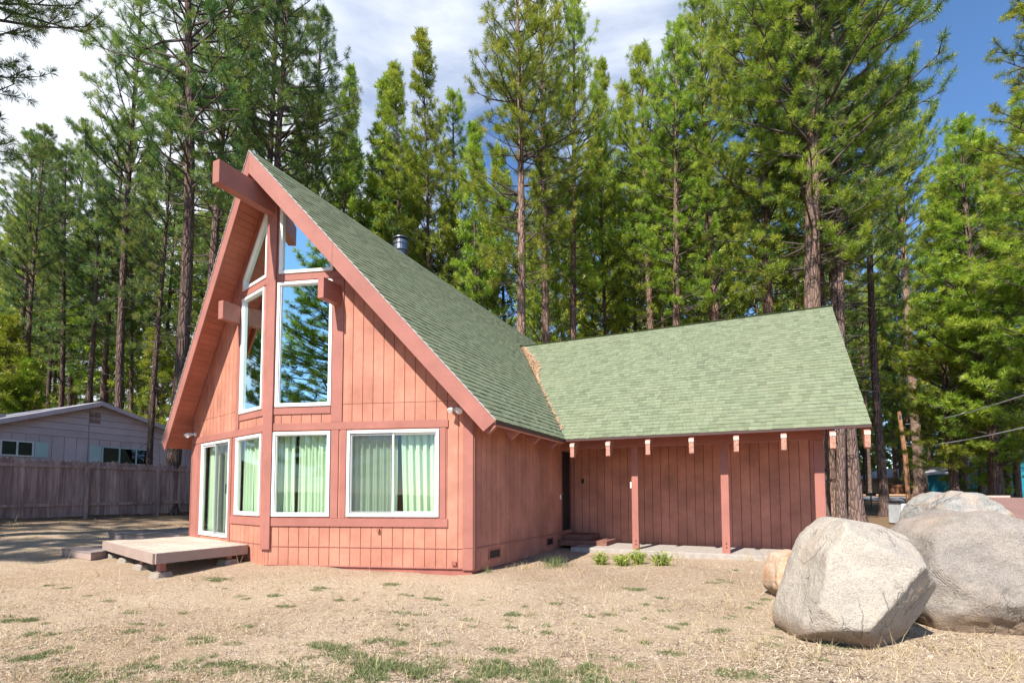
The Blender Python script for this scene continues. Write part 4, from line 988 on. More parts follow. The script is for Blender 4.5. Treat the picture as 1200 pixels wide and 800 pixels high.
def pine_meshes(key, H, r0, cb, R, seed, shape=.28, dz=.48, nbr=4, nper=20, nl=.20, nw=.024, twig=.36, up=0.0, mat='needles', bark='bark', dead=26, lean=0, tuftmul=1.0, skip=.0):
    """one pine variant: trunk, branches (live + dead), crown of needle tufts"""
    rnd = random.Random(seed)
    ph = rnd.uniform(0, 6.3); bend = rnd.uniform(.1, .35)
    ctr = lambda z: Vector((bend*math.sin(z/H*4+ph)-bend*math.sin(ph)+lean*z/H, bend*math.cos(z/H*3.3+ph)-bend*math.cos(ph), z))
    rad = lambda z: r0*(max(0, 1-z/H)**.75)*.92+.02+r0*.55*math.exp(-z/.45)
    # trunk
    V = []; Fc = []; seg = 14; n = 44
    zs = [-.3]+[H*(i/n)**1.15 for i in range(n+1)]
    from mathutils import noise
    for z in zs:
        c = ctr(max(z, 0)); c.z = z
        for k_ in range(seg):
            a = 2*math.pi*k_/seg; rr = rad(max(z, 0))*(1+.10*noise.noise(Vector((math.cos(a)*1.6, math.sin(a)*1.6, z*.9+seed))))
            V.append((c.x+rr*math.cos(a), c.y+rr*math.sin(a), z))
    for i in range(len(zs)-1):
        for k_ in range(seg): a = i*seg+k_; b = i*seg+(k_+1) % seg; Fc.append((a, b, b+seg, a+seg))
    tm = bpy.data.meshes.new(key+'_trunk'); tm.from_pydata(V, [], Fc); tm.materials.append(M[bark]); tm.polygons.foreach_set('use_smooth', [True]*len(Fc))
    br = MB(); tips = []; axes = []; tints = []
    z = cb*H
    while z < H*.985:
        f = (z-cb*H)/(H*(1-cb))
        prof = (min(1, .45+f/shape*.55) if f < shape else max(0, (1-f)/(1-shape))**.72)*.95+.05
        for _ in range(nbr if f < .85 else nbr+1):
            if rnd.random() < skip*(1-f): continue
            a = rnd.uniform(0, 6.2832); L = R*prof*rnd.uniform(.42, 1.25)
            L = max(L, rnd.uniform(.15, .55))
            el = R_(rnd.uniform(-12, 12)+f*42+up); d = Vector((math.cos(a)*math.cos(el), math.sin(a)*math.cos(el), math.sin(el)))
            p = ctr(z)+Vector((math.cos(a), math.sin(a), 0))*rad(z)*.6; pts = [p.copy()]; nst = 5; dirs = [d.copy()]
            tint0 = rnd.uniform(.25, .75)
            for s in range(nst):
                d = (d+Vector((rnd.uniform(-.14, .14), rnd.uniform(-.14, .14), rnd.uniform(-.04, .17)))).normalized()
                p = p+d*(L/nst); pts.append(p.copy()); dirs.append(d.copy())
            rb = .012+.013*L; br.tube(pts, [rb*(1-.75*i/nst) for i in range(nst+1)], 4, False)
            nt = max(2, int(L*.78/twig)); side = 1
            for q in range(nt):
                t = 1-(q+.2*rnd.random())/nt*.78; fi = t*nst; i0 = min(nst-1, int(fi)); bp = pts[i0].lerp(pts[i0+1], fi-i0); bd = dirs[i0+1]
                lat = bd.cross(Vector((0, 0, 1))).normalized()*side; side = -side
                td = (bd*.75+lat*rnd.uniform(.5, 1.0)+Vector((0, 0, rnd.uniform(.0, .45)))).normalized()
                tl = min(.95, .18+L*.26*(1.15-t*.7))*rnd.uniform(.7, 1.3)
                e = bp+td*tl; br.tube([bp, e], [rb*.45, .008], 3, False)
                k2 = max(1, int(tl/.25*tuftmul+.5))
                for j in range(k2):
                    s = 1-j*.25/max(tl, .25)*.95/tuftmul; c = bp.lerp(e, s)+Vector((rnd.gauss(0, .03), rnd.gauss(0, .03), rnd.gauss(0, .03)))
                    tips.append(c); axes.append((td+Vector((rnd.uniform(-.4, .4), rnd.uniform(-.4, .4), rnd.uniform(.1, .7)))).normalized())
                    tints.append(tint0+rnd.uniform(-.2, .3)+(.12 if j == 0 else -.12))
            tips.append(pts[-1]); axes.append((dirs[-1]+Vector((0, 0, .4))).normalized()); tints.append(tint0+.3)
        z += dz*rnd.uniform(.7, 1.3)*(1-.25*f+(.5*(f-.7) if f > .7 else 0))
    for _ in range(6):
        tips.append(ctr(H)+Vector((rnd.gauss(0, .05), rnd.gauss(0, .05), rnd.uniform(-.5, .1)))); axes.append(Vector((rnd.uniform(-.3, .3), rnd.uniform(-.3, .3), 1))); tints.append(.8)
    db = MB()
    for _ in range(dead):
        z = rnd.uniform(.12*H, max(cb*H*1.15, .3*H)); a = rnd.uniform(0, 6.283); L = rnd.uniform(.3, 1.0)*(R*.62)*(.4+.6*z/(cb*H+.1)); L = min(L, R)
        d = Vector((math.cos(a), math.sin(a), rnd.uniform(-.3, .1))); p = ctr(z); pts = [p.copy()]
        for s in range(4):
            d = (d+Vector((rnd.uniform(-.2, .2), rnd.uniform(-.2, .2), rnd.uniform(-.18, .12)))).normalized(); p = p+d*L/4; pts.append(p.copy())
        rb = .012+.010*L; db.tube(pts, [rb, rb*.8, rb*.6, rb*.4, rb*.2], 4, False)
        for s in (2, 3):
            e = pts[s]+Vector((rnd.uniform(-.4, .4), rnd.uniform(-.4, .4), rnd.uniform(-.2, .2)))*L*.5; db.tube([pts[s], e], [rb*.4, .003], 3, False)
    def mk(mb_, nm):
        me = bpy.data.meshes.new(nm); me.from_pydata([tuple(v) for v in mb_.v], [], mb_.f); me.materials.append(M['twig']); return me
    cm = needle_mesh(key+'_crown', [tuple(v) for v in tips], [tuple(v) for v in axes], tints, nper, nl, nw, seed, M[mat])
    return dict(H=H, trunk=tm, limbs=mk(br, key+'_limbs'), dead=mk(db, key+'_dead') if dead else None, crown=cm, ntips=len(tips))
VAR = {}
VAR['big'] = pine_meshes('big', 30, .42, .36, 4.5, 21, shape=.35, dz=.50, nbr=6, skip=.15, nper=84, nl=.28, nw=.0115, twig=.50, mat='needles', bark='bark_r', dead=14)
VAR['broad'] = pine_meshes('broad', 26, .26, .40, 2.9, 22, shape=.35, dz=.50, nbr=4, nper=80, nl=.27, nw=.012, twig=.46, bark='bark_r', dead=26)
VAR['tall'] = pine_meshes('tall', 28, .27, .42, 3.3, 23, shape=.35, dz=.52, nbr=4, skip=.15, nper=76, nl=.27, nw=.012, twig=.46, mat='needles_shaded', dead=52)
VAR['tall2'] = pine_meshes('tall2', 26, .22, .38, 2.8, 24, shape=.4, dz=.56, nbr=4, skip=.15, nper=76, nl=.27, nw=.012, twig=.46, mat='needles_shaded', dead=44)
VAR['spire'] = pine_meshes('spire', 30, .17, .34, 2.5, 25, shape=.22, dz=.50, nbr=4, nper=44, nl=.34, nw=.024, twig=.44, up=10, dead=40)
VAR['spire2'] = pine_meshes('spire2', 26, .15, .22, 2.4, 26, shape=.3, dz=.48, nbr=4, nper=44, nl=.34, nw=.024, twig=.44, up=14, dead=30)
VAR['full'] = pine_meshes('full', 20, .24, .12, 3.2, 27, shape=.25, dz=.42, nbr=5, nper=64, nl=.28, nw=.0155, twig=.44, dead=10)
VAR['young'] = pine_meshes('young', 9, .10, .10, 1.5, 28, shape=.3, dz=.36, nbr=4, nper=40, nl=.28, nw=.022, twig=.40, up=12, dead=0)
VAR['farA'] = pine_meshes('farA', 28, .22, .36, 3.0, 29, shape=.3, dz=.70, nbr=4, nper=26, nl=.50, nw=.060, twig=.75, dead=34, tuftmul=.6)
VAR['farB'] = pine_meshes('farB', 24, .19, .26, 2.8, 30, shape=.3, dz=.66, nbr=4, nper=26, nl=.50, nw=.060, twig=.75, dead=26, tuftmul=.6, mat='needles_shaded')
used = set()
def tree(var, x, y, H=None, R=1.0, rz=0, label=None, group=None, name='pine_tree', tilt=(0, 0)):
    v = VAR[var]; s = (H or v['H'])/v['H']; g = gz(x, y)
    o = empty(name, (x, y, g-.05), label, 'tree', group, rz); o.scale = (s*R, s*R, s); o.rotation_euler = (tilt[0], tilt[1], rz)
    for nm in ('trunk', 'limbs', 'dead', 'crown'):
        if v[nm] is None: continue
        part = {'trunk': 'trunk', 'limbs': 'branches', 'dead': 'dead_branches', 'crown': 'crown'}[nm]
        c = bpy.data.objects.new(part, v[nm]); COL.objects.link(c); c.parent = o
    return o
def tpx(var, u, t, H, R=1.0, rz=0, label=None, **kw):
    p = at(u, 560, t); return tree(var, p.x, p.y, H, R, rz, label, **kw)
# (variant, pixel column, distance, height, spread, rotation, label)
KEY = [
 ('tall', 200, 20.5, 28, 1.0, .3, 'thick dark-trunked pine behind the fence, just left of the roof of the house'),
 ('tall2', 175, 21.5, 17.5, .85, 1.3, 'slender pine in front of the mauve house, left of the thick dark trunk'),
 ('tall', 236, 25, 29, .95, 2.3, 'tall dark pine whose trunk vanishes behind the left roof edge'),
 ('tall', 329, 27, 31, 1.0, 4.0, 'tall pine whose dark trunk rises just right of the roof apex'),
 ('tall2', 352, 31, 25, .8, 5.0, 'thinner pine close on the right of the trunk behind the apex'),
 ('tall2', 262, 32, 27, .9, 2.0, 'thin pine seen between the ridge beam and the trunks on the left'),
 ('spire', 405, 36, 31, .8, .6, 'thin-stemmed pine left of the cluster of narrow pines behind the ridge'),
 ('spire2', 443, 38, 32, 1.0, 1.6, 'narrow bushy pine, left of the pair behind the stove pipe'),
 ('spire', 463, 37, 31.5, .9, 2.6, 'narrow pine directly above the stove pipe'),
 ('spire', 492, 36, 33, .95, 3.1, 'tallest of the narrow pointed pines right of the stove pipe'),
 ('broad', 607, 24, 27, 1.0, .5, 'pine with a straight bare brown trunk standing behind the valley of the two roofs'),
 ('spire2', 633, 33, 24, .9, .2, 'thin pine close behind the right side of the straight brown trunk'),
 ('broad', 672, 31, 31.5, .85, 1.9, 'tall pine rising behind the left end of the wing ridge'),
 ('spire2', 560, 33, 25, .9, 3.9, 'pine with low green boughs left of the straight brown trunk'),
 ('spire', 717, 36, 32, .85, .9, 'narrow spire-topped pine over the left half of the wing roof'),
 ('broad', 797, 30, 29, 1.0, 2.2, 'pine with a pale trunk above the middle of the wing roof'),
 ('broad', 765, 34, 31, 1.0, 5.2, 'leafy pine reaching the top edge left of the biggest crown'),
 ('big', 846, 33, 34, .9, 5.9, 'broad pine filling the sky above the right half of the wing roof'),
 ('big', 901, 27, 31, .8, 1.1, 'pine with a medium trunk left of the thickest trunk behind the wing'),
 ('big', 955, 22.5, 31, 1.0, 2.7, 'thickest reddish pine trunk rising behind the end of the wing ridge'),
 ('tall', 984, 23, 27, .75, .4, 'dark rough trunk just right of the end of the wing roof'),  # this trunk and the next take the darker bark, standing in for shade
 ('tall', 1002, 24, 28, 1.15, 3.6, 'dark thick pine standing beside the last porch post'),
 ('broad', 974, 25, 26, .8, 4.4, 'pale-barked pine half hidden behind the last porch post'),
 ('tall2', 1036, 30, 30, .95, 1.0, 'straight dark trunk standing alone between porch and boulders'),
 ('spire', 1019, 58, 34, .9, 1.0, 'thin orange-lit trunk across the road left of the lone dark trunk'),
 ('full', 1120, 34, 22, 1.0, .7, 'bushy bright green pine right of the utility pole'),
 ('full', 1168, 31, 24, 1.05, 2.4, 'bushy bright green pine second from the right edge'),
 ('full', 1228, 28, 23, 1.1, 4.1, 'bushy pine cut by the right edge of the photo'),
 ('broad', 1131, 40, 27, .9, 5.0, 'dark trunk left of the first teal cabin'),
 ('broad', 1150, 38, 26, .9, 5.5, 'thin dark trunk directly right of the first teal cabin'),
 ('broad', 1163, 33, 24, 1.05, .9, 'stout brown trunk between the two teal buildings'),
 ('broad', 1181, 34, 24, .95, 3.3, 'mottled trunk left of the teal house at the right edge'),
 ('broad', 1192, 33, 23, .9, 4.2, 'dark trunk crossing the teal house at the right edge'),
 ('tall2', 6, 38, 27, .9, .4, 'thin trunk at the far left edge above the mauve roof'),
 ('tall2', 30, 34, 25, .9, 2.4, 'slim trunk second from the left edge above the mauve roof'),
 ('tall', 55, 46, 27, .8, 3.4, 'thin trunk third from the left edge above the mauve roof'),
 ('tall2', 66, 37, 25, .9, 5.0, 'thin leaning trunk left of the thick pair above the mauve gable'),
 ('tall', 94, 36, 25, .85, 1.2, 'thick trunk left of the mauve house gable peak'),
 ('tall', 118, 39, 27, .9, 2.9, 'thick trunk directly above the mauve house gable peak'),
 ('tall2', 17, 52, 36, .9, 1.4, 'very thin trunk between the two leftmost ones above the mauve roof'),
 ('tall2', 46, 50, 33, .9, 2.9, 'very thin trunk right of the second one above the left end of the mauve roof'),
 ('tall', 82, 48, 35, .7, 4.1, 'very thin trunk just left of the thick one above the mauve roof'),
 ('tall2', 136, 50, 36, .8, 5.3, 'distant slim trunk between the gable peak and the slim trunk right of it'),
 ('tall2', 140, 30, 33, .85, 2.2, 'tall pine behind the slender one, left of the thick dark trunk'),
 ('tall', 296, 33, 40, .8, 1.9, 'tall pine directly behind the roof apex'),
 ('tall2', 378, 37, 36, .9, 3.3, 'pine left of the thin-stemmed one behind the upper ridge'),
 ('broad', 528, 39, 31, .9, .8, 'shorter pine in the gap left of the straight brown trunk'),
 ('broad', 642, 29, 33, .8, 4.9, 'pine crown crowding the right side of the straight brown trunk'),
 ('spire', 745, 40, 33, .9, 2.0, 'pointed pine between the spire-topped one and the leafy one over the wing roof'),
 ('big', 1078, 54, 46, .75, 4.4, 'tall pine rising behind the utility pole'),
 ('tall2', 150, 42, 24, .9, 4.7, 'slim trunk just right of the mauve gable peak'),
]
for v, u, t, H, Rr, rz, lb in KEY: tpx(v, u, t, H, Rr, rz, lb)
# just outside the frame on the left: boughs reach into the top left corner, shadows reach the fence
tree('tall', -13.0, -3.2, 22, 1.05, .5, 'pine at the left edge whose bluish boughs hang into the top left corner')
tree('tall', -12.6, -9.5, 24, 1.1, 1.7, 'pine outside the left edge that shades the fence', group='shade pines left of the yard')
for (x, y, H, v) in ((-12.6, -13.5, 24, 'tall2'), (-17, -14.5, 25, 'tall2'), (-19.0, -9.5, 23, 'tall2'), (-24, -10, 24, 'tall2'), (-28, -5, 24, 'tall'), (-29, -14, 25, 'tall')):
    tree(v, x, y, H, 1.1, x*1.7, 'shade pine outside the left edge of the photo', group='shade pines left of the yard')
for (x, y, H) in ((-17.9, -3.4, 12), (-22.5, -8.5, 14), (-17.5, -6.6, 11)): tree('full', x, y, H, .95, x, 'bushy pine outside the left edge mirrored in the left upper window', group='bushy pines left of the yard')
# right, outside the frame: its boughs reach over the road
tpx('big', 1298, 17.5, 21.5, 1.0, 1.2, 'pine beyond the right edge whose long bough reaches into the blue sky')
# behind the camera: what the windows mirror
for (x, y, H, v, R) in ((-8.6, -29, 21.5, 'full', 1.6), (-25, -40, 19, 'farB', 1), (-24, -31, 19, 'farA', 1), (1, -44, 18, 'farB', 1), (9, -40, 20, 'farA', 1), (-30, -26, 24, 'farA', 1), (-35, -18, 24, 'farB', 1), (-38, -9, 26, 'farA', 1), (-34, -34, 22, 'farB', 1)):
    tree(v, x, y, H, R, x, 'pine behind the camera mirrored in the tall upper windows', group='pines behind the camera')
# the wood beyond: individual pines, kept below the photo's skyline
rnd = random.Random(77)
sky = [(-200, 190), (0, 175), (60, 175), (130, 190), (180, 120), (260, 90), (400, 95), (440, 120), (520, 170), (560, 120), (640, 120), (700, 110), (740, 140), (780, 40), (1050, 60), (1100, 200), (1200, 130), (1400, 100)]
def skyv(u):
    for (a, va), (b, vb) in zip(sky[:-1], sky[1:]):
        if a <= u <= b: return va+(vb-va)*(u-a)/(b-a)
    return 150
n_far = 0
for i in range(112):
    u = -150+1500*((i*.61803) % 1)+rnd.uniform(-5, 5); t = rnd.choice((rnd.uniform(38, 58), rnd.uniform(50, 85), rnd.uniform(44, 70)))
    v = skyv(u)+rnd.uniform(20, 170); p = at(u, 560, t); H = (1.39+(580-v)/F_PX*t)-gz(p.x, p.y)
    if 1005 < u < 1120 and t < 62: t = 75; p = at(u, 560, t)
    H = max(12, min(36, H))
    tree('farA' if rnd.random() < .5 else 'farB', p.x, p.y, H, rnd.uniform(.85, 1.15)*min(1.2, 26/H+.1), rnd.uniform(0, 6.3), 'one of the crowded pines making up the wood behind the house', group='pines of the wood behind')
    n_far += 1
for i in range(14):   # close the view beyond the road
    u = 985+i*17+rnd.uniform(-6, 6); t = rnd.uniform(68, 86); p = at(u, 560, t)
    tree('farB', p.x, p.y, rnd.uniform(15, 24), 1.25, rnd.uniform(0, 6.3), 'low-crowned pine closing the view beyond the road', group='low-crowned pines beyond the road')
# young pines of the understorey
for i in range(34):
    u = rnd.uniform(-60, 1300); t = rnd.uniform(30, 56)
    if 190 < u < 300: continue
    if 1005 < u < 1100: t = rnd.uniform(64, 72)
    p = at(u, 560, t); tree('young', p.x, p.y, rnd.uniform(5, 12), rnd.uniform(1., 1.35), rnd.uniform(0, 6.3), 'young pine of the understorey between the tall trunks', group='young pines between the trunks')

# far wooded mass closing the horizon
def far_wood():
    rg = np.random.default_rng(9); T = []; A = []; Ti = []
    for i in range(7500):
        u = rg.uniform(-500, 1700); t = rg.uniform(88, 125); p = at(u, 560, t); h = rg.uniform(0, 1)**1.2*(16+6*math.sin(u*.05)+4*math.sin(u*.17))
        T.append((p.x, p.y, gz(p.x, p.y)+h)); A.append((rg.uniform(-.5, .5), rg.uniform(-.5, .5), .7)); Ti.append(rg.uniform(.05, .7))
    me = needle_mesh('far_wood', T, A, Ti, 26, 1.5, .30, 12, M['needles_shaded'])
    o = bpy.data.objects.new('far_wood', me); COL.objects.link(o); tag(o, 'far-off green wood closing the view behind the trunks', 'wood', kind='stuff')
far_wood()

# ================================================================== SMALL PLANTS AND LITTER
def plant(x, y, r, h, n, seed, mat, label, cat='plant', name='bush', group=None):
    rnd = random.Random(seed); g = gz(x, y); root = empty(name, (x, y, g), label, cat, group); st_ = MB(); lf = MB()
    for i in range(n):
        a = rnd.uniform(0, 6.3); q = rnd.random()**.6; d = Vector((math.cos(a)*q*r, math.sin(a)*q*r, h*rnd.uniform(.55, 1)*(1-.35*q)))
        b = Vector((x+d.x*.25, y+d.y*.25, g)); e = Vector((x, y, g))+d; m_ = b.lerp(e, .5)+Vector((0, 0, .02)); st_.tube([b, m_, e], [.004, .003, .002], 3, False)
        for k_ in range(7):
            s = rnd.uniform(.15, 1); c = b.lerp(e, s); dr = Vector((rnd.gauss(0, 1), rnd.gauss(0, 1), rnd.uniform(0, 1.2))).normalized(); L = rnd.uniform(.03, .065); sd = dr.cross(Vector((rnd.gauss(0, 1), rnd.gauss(0, 1), 1))).normalized()*L*.28
            lf.poly([c, c+dr*L*.5+sd, c+dr*L, c+dr*L*.5-sd])
    for i in range(n):
        a = rnd.uniform(0, 6.3); q = rnd.random()*r*1.35; b = Vector((x+math.cos(a)*q, y+math.sin(a)*q, g)); e = b+Vector((rnd.gauss(0, .05), rnd.gauss(0, .05), h*rnd.uniform(.4, 1.15))); sd = Vector((-math.sin(a), math.cos(a), 0))*.003
        lf.poly([b-sd, b+sd, b.lerp(e, .6)+sd, e])
    st_.build('stems', M['weed'], root); lf.build('leaves', M[mat], root)
for i, (x, y, r, lb) in enumerate(((1.70, 2.15, .20, 'low lime-green plant, leftmost of the row in front of the porch slab'), (2.14, 2.1, .24, 'lime-green plant second from the left in front of the porch slab'),
        (2.42, 2.30, .20, 'tall lime-green plant in the middle of the row before the first porch post'), (2.86, 2.15, .25, 'wide lime-green plant, right end of the row before the first porch post'))):
    plant(x, y, r, (.26, .27, .34, .30)[i], 60, 40+i, 'bush', lb, group=None)
def blades(mb, x, y, h, n, r, rnd, w=.004, lean=.4):
    g = gz(x, y)
    for i in range(n):
        a = rnd.uniform(0, 6.3); q = rnd.random()*r; bx, by = x+math.cos(a)*q, y+math.sin(a)*q; hh = h*rnd.uniform(.5, 1.1)
        l = Vector((rnd.gauss(0, lean), rnd.gauss(0, lean), 1)).normalized(); b = Vector((bx, by, g-.01)); s = Vector((math.cos(a+1.5), math.sin(a+1.5), 0))*w
        m_ = b+l*hh*.55; e = b+l*hh+Vector((l.x, l.y, -.25))*hh*.25
        n0 = len(mb.v); mb.v += [b-s, b+s, m_+s*.8, m_-s*.8, e]; mb.f += [(n0, n0+1, n0+2, n0+3), (n0+3, n0+2, n0+4)]
def free(x, y):
    if y > -1.2-(.0) and -7.9 < x < .08 and y > -PR+abs(x-XM)*.29-.06: return False
    if -8.3 < x < -4.4 and -2.9 < y < .1: return False
    if .0 < x < 6.4 and y > 3.5: return False
    if x > 6.45 and y > 3.4 and y < 14: pass
    return True
rnd = random.Random(31)
def tuft_thing(x, y, mat, h, n, r, label, name='grass_tuft', group=None, w=.0028):
    mb = MB(); blades(mb, x, y, h, n, r, rnd, w); o = mb.build(name, M[mat]); tag(o, label, 'grass', group); return o
tuft_thing(.95, 1.55, 'weed', .28, 260, .42, 'patch of green grass along the shaded side wall')
tuft_thing(.55, 1.0, 'straw', .20, 90, .35, 'thin straw-coloured grass beside the side wall')
tuft_thing(.18, .25, 'weed', .15, 60, .12, 'small green tuft at the front corner of the house')
for i, x in enumerate((3.0, 4.35, 4.7, 5.1)): tuft_thing(x, 3.46, 'straw', .34, 26, .14, 'straw grass growing at the edge of the porch slab', group='grass at the slab edge')
for i, (u, v) in enumerate(((1015, 770), (960, 768), (1060, 765), (1180, 775), (905, 720), (880, 770), (930, 745))):
    d = ray(u, v); t = (0.0-CAM.z)/d.z; p = CAM+t*d
    tuft_thing(p.x, p.y, 'straw', .17, 34, .13, 'dry grass growing round the feet of the boulders', group='grass round the boulders', w=.0016)
# ground cover: straw stems, green mats, gravel: nobody could count these
mb = MB(); mg = MB(); rs = random.Random(50)
from mathutils import noise as _nz
cnt = 0
while cnt < 5200:
    u = rs.uniform(-60, 1260); v = 612+190*rs.random()**.8
    d = ray(u, v); t = -CAM.z/d.z; p = CAM+t*d
    if not free(p.x, p.y) or p.x < -16 or t > 22: continue
    den = _nz.noise(Vector((p.x*.9, p.y*.9, 3)))
    cnt += 1
    if den < -.05 and rs.random() < .75: continue
    h = rs.choice((.03, .04, .06, .08, .12)) if rs.random() < .9 else rs.uniform(.16, .36)
    blades(mb, p.x, p.y, h, 2 if h > .14 else rs.randint(3, 7), .07, rs, .0011+.0002*t, .5)
tag(mb.build('dry_grass', M['straw']), 'sparse dry straw grass scattered over the yard', 'grass', kind='stuff')
pat = [(rs.uniform(0, 1000), rs.uniform(680, 798), rs.uniform(.05, .2), .07) for _ in range(110)]+[(rs.uniform(590, 1000), rs.uniform(665, 780), rs.uniform(.05, .16), .09) for _ in range(30)]+[(410, 785, .9, .16), (450, 788, .5, .14), (520, 783, .7, .12), (545, 790, .45, .1), (640, 790, .9, .16), (600, 795, .6, .12), (30, 768, .3, .1), (22, 722, .35, .12), (66, 760, .25, .1), (130, 790, .8, .12), (250, 778, .5, .1), (385, 762, .5, .12), (232, 748, .3, .1), (365, 755, .3, .08), (255, 682, .35, .10), (508, 700, .2, .08), (460, 686, .25, .08), (615, 720, .3, .08), (480, 720, .3, .08), (870, 790, .3, .1), (660, 780, .3, .1), (310, 790, .5, .08), (50, 740, .3, .1), (745, 690, .3, .1), (85, 795, .4, .1), (450, 755, .3, .1), (590, 760, .2, .08)]
for (u, v, r, h) in pat:
    d = ray(u, v); t = -CAM.z/d.z; p = CAM+t*d
    for i in range(int(260*r)):
        a = rs.uniform(0, 6.3); q = math.sqrt(rs.random())*r*.62; x, y = p.x+math.cos(a)*q*1.2, p.y+math.sin(a)*q*.7
        if _nz.noise(Vector((x*4, y*4, 9))) < -.12: continue
        blades(mg, x, y, h*.5, 9, .05, rs, .0035, .8)
tag(mg.build('green_weeds', M['weed']), 'low grey-green weed mats scattered over the dry ground', 'weeds', kind='stuff')
mp = MB(); cnt = 0
while cnt < 26000:
    u = rs.uniform(-60, 1260); v = 605+200*rs.random()**.75
    d = ray(u, v); t = -CAM.z/d.z; p = CAM+t*d
    if not free(p.x, p.y) or t > 18: continue
    cnt += 1; s = rs.choice((.004, .005, .006, .009))*(1+t*.05); g = gz(p.x, p.y)
    a = rs.uniform(0, 6.3); c, sn = math.cos(a)*s, math.sin(a)*s; hh = s*rs.uniform(.5, 1.1)
    n0 = len(mp.v); mp.v += [Vector((p.x+c, p.y+sn, g-.003)), Vector((p.x-sn, p.y+c, g-.003)), Vector((p.x-c*1.2, p.y-sn, g-.003)), Vector((p.x+sn, p.y-c*.8, g-.003)), Vector((p.x+c*.3, p.y+sn*.2, g+hh))]
    mp.f += [(n0, n0+1, n0+4), (n0+1, n0+2, n0+4), (n0+2, n0+3, n0+4), (n0+3, n0, n0+4)]
ml = MB()
for i in range(30000):   # short dead stems and needles lying flat
    u = rs.uniform(-60, 1260); v = 605+200*rs.random()**.8
    d = ray(u, v); t = -CAM.z/d.z; p = CAM+t*d
    if not free(p.x, p.y) or t > 18: continue
    if _nz.noise(Vector((p.x*.7, p.y*.7, 7)))+rs.uniform(-.35, .35) < -.05: continue
    a = rs.uniform(0, 6.3); L = rs.uniform(.012, .045)*rs.choice((1, 1, 1.6)); d = Vector((math.cos(a), math.sin(a), rs.uniform(-.1, .35)))*L; e = Vector((-math.sin(a), math.cos(a), 0))*(.0018+.00034*t)
    c = Vector((p.x, p.y, gz(p.x, p.y)+.006)); ml.poly([c-d-e, c-d+e, c+d+e*.5, c+d-e*.5])
M['litter'] = mat_island('ground_litter', [(0, (.07, .05, .035)), (.45, (.18, .12, .075)), (.6, (.46, .36, .23)), (1, (.66, .57, .40))])
tag(ml.build('dry_litter', M['litter']), 'dead grass stems and pine needles lying on the dry ground', 'litter', kind='stuff')
tag(mp.build('gravel', M['pebble']), 'loose decomposed granite gravel over the yard', 'gravel', kind='stuff')

# ================================================================== LIGHT, SKY, CAMERA
to_sun = Vector((-.16, -1, 1.10)).normalized()
el = math.asin(to_sun.z); az = math.atan2(to_sun.x, to_sun.y)
sun = bpy.data.lights.new('sun', 'SUN'); sun.energy = 5.0; sun.angle = R_(.55); sun.color = (1.0, .945, .86)
so = bpy.data.objects.new('sun', sun); COL.objects.link(so); so.rotation_euler = (-to_sun).to_track_quat('-Z', 'Y').to_euler()
w = bpy.data.worlds.new('World'); scene.world = w; w.use_nodes = True; nt = w.node_tree; nt.nodes.clear()
def N(t, **kw):
    o = nt.nodes.new(t)
    for a, b in kw.items(): setattr(o, a, b)
    return o
sk = N('ShaderNodeTexSky', sky_type='NISHITA', sun_disc=False, sun_elevation=el, sun_rotation=az, altitude=1900, air_density=1.0, dust_density=.3, ozone_density=2.5)
tc = N('ShaderNodeTexCoord'); mp_ = N('ShaderNodeMapping'); mp_.inputs['Scale'].default_value = (1, 1, 2.6); nt.links.new(tc.outputs['Generated'], mp_.inputs[0])
nz_ = N('ShaderNodeTexNoise'); nz_.inputs['Scale'].default_value = 1.7; nz_.inputs['Detail'].default_value = 7; nz_.inputs['Roughness'].default_value = .58; nz_.inputs['Distortion'].default_value = .4; nt.links.new(mp_.outputs[0], nz_.inputs[0])
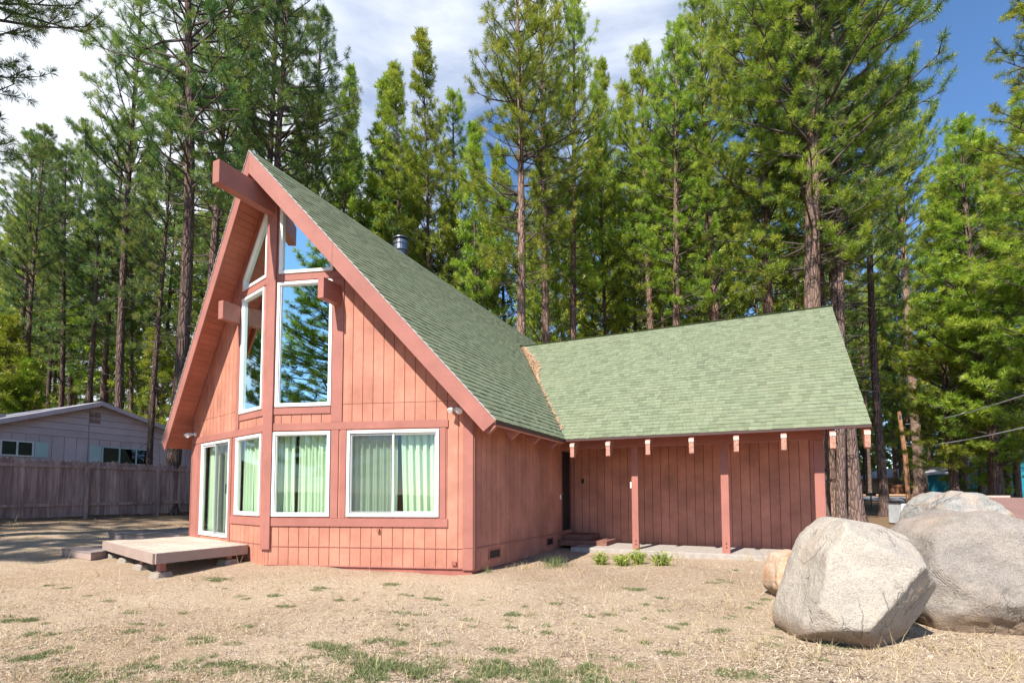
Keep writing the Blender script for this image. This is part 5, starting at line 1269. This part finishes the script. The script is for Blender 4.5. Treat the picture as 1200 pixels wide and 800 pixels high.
# a big white cloud bank lies to the left (west) of the view
dp = N('ShaderNodeVectorMath', operation='DOT_PRODUCT'); nt.links.new(tc.outputs['Generated'], dp.inputs[0]); dl = ray(20, 130).normalized(); dp.inputs[1].default_value = dl
m1 = N('ShaderNodeMapRange'); nt.links.new(dp.outputs['Value'], m1.inputs[0]); m1.inputs[1].default_value = .80; m1.inputs[2].default_value = .97; m1.inputs[3].default_value = 0; m1.inputs[4].default_value = .52
dp2 = N('ShaderNodeVectorMath', operation='DOT_PRODUCT'); nt.links.new(tc.outputs['Generated'], dp2.inputs[0]); dp2.inputs[1].default_value = ray(730, 40).normalized()
m2 = N('ShaderNodeMapRange'); nt.links.new(dp2.outputs['Value'], m2.inputs[0]); m2.inputs[1].default_value = .93; m2.inputs[2].default_value = .995; m2.inputs[3].default_value = 0; m2.inputs[4].default_value = .22
ad = N('ShaderNodeMath', operation='ADD'); nt.links.new(nz_.outputs[0], ad.inputs[0]); nt.links.new(m1.outputs[0], ad.inputs[1])
ad2 = N('ShaderNodeMath', operation='ADD'); nt.links.new(ad.outputs[0], ad2.inputs[0]); nt.links.new(m2.outputs[0], ad2.inputs[1])
cr = N('ShaderNodeMapRange'); nt.links.new(ad2.outputs[0], cr.inputs[0]); cr.inputs[1].default_value = .62; cr.inputs[2].default_value = .92; cr.inputs[3].default_value = 0; cr.inputs[4].default_value = .95
hs = N('ShaderNodeHueSaturation'); nt.links.new(sk.outputs[0], hs.inputs['Color']); hs.inputs['Saturation'].default_value = 1.12; hs.inputs['Value'].default_value = 1.35
mx_ = N('ShaderNodeMix', data_type='RGBA'); nt.links.new(cr.outputs[0], mx_.inputs[0]); nt.links.new(hs.outputs[0], mx_.inputs[6]); mx_.inputs[7].default_value = (6.4, 6.7, 7.2, 1)
bg = N('ShaderNodeBackground'); nt.links.new(mx_.outputs[2], bg.inputs[0]); bg.inputs[1].default_value = .10
ow = N('ShaderNodeOutputWorld'); nt.links.new(bg.outputs[0], ow.inputs[0])

cam = bpy.data.cameras.new('camera'); cam.lens = 36*F_PX/1200; cam.sensor_width = 36; cam.sensor_fit = 'HORIZONTAL'; cam.shift_y = SHY/1200; cam.clip_start = .05; cam.clip_end = 2000
co = bpy.data.objects.new('camera', cam); COL.objects.link(co)
Mx = Matrix((CR, CU, -CF)).transposed().to_4x4(); Mx.translation = CAM; co.matrix_world = Mx
scene.camera = co
scene.render.resolution_x, scene.render.resolution_y = 1024, 682
vs = scene.view_settings; scene.display_settings.display_device = 'sRGB'; vs.view_transform = 'Standard'; vs.look = 'None'; vs.exposure = .9; vs.gamma = 1; vs.use_curve_mapping = False
cy = scene.cycles; cy.max_bounces = 8; cy.diffuse_bounces = 4; cy.transparent_max_bounces = 16; cy.use_denoising = True; cy.use_adaptive_sampling = True; cy.adaptive_threshold = .02
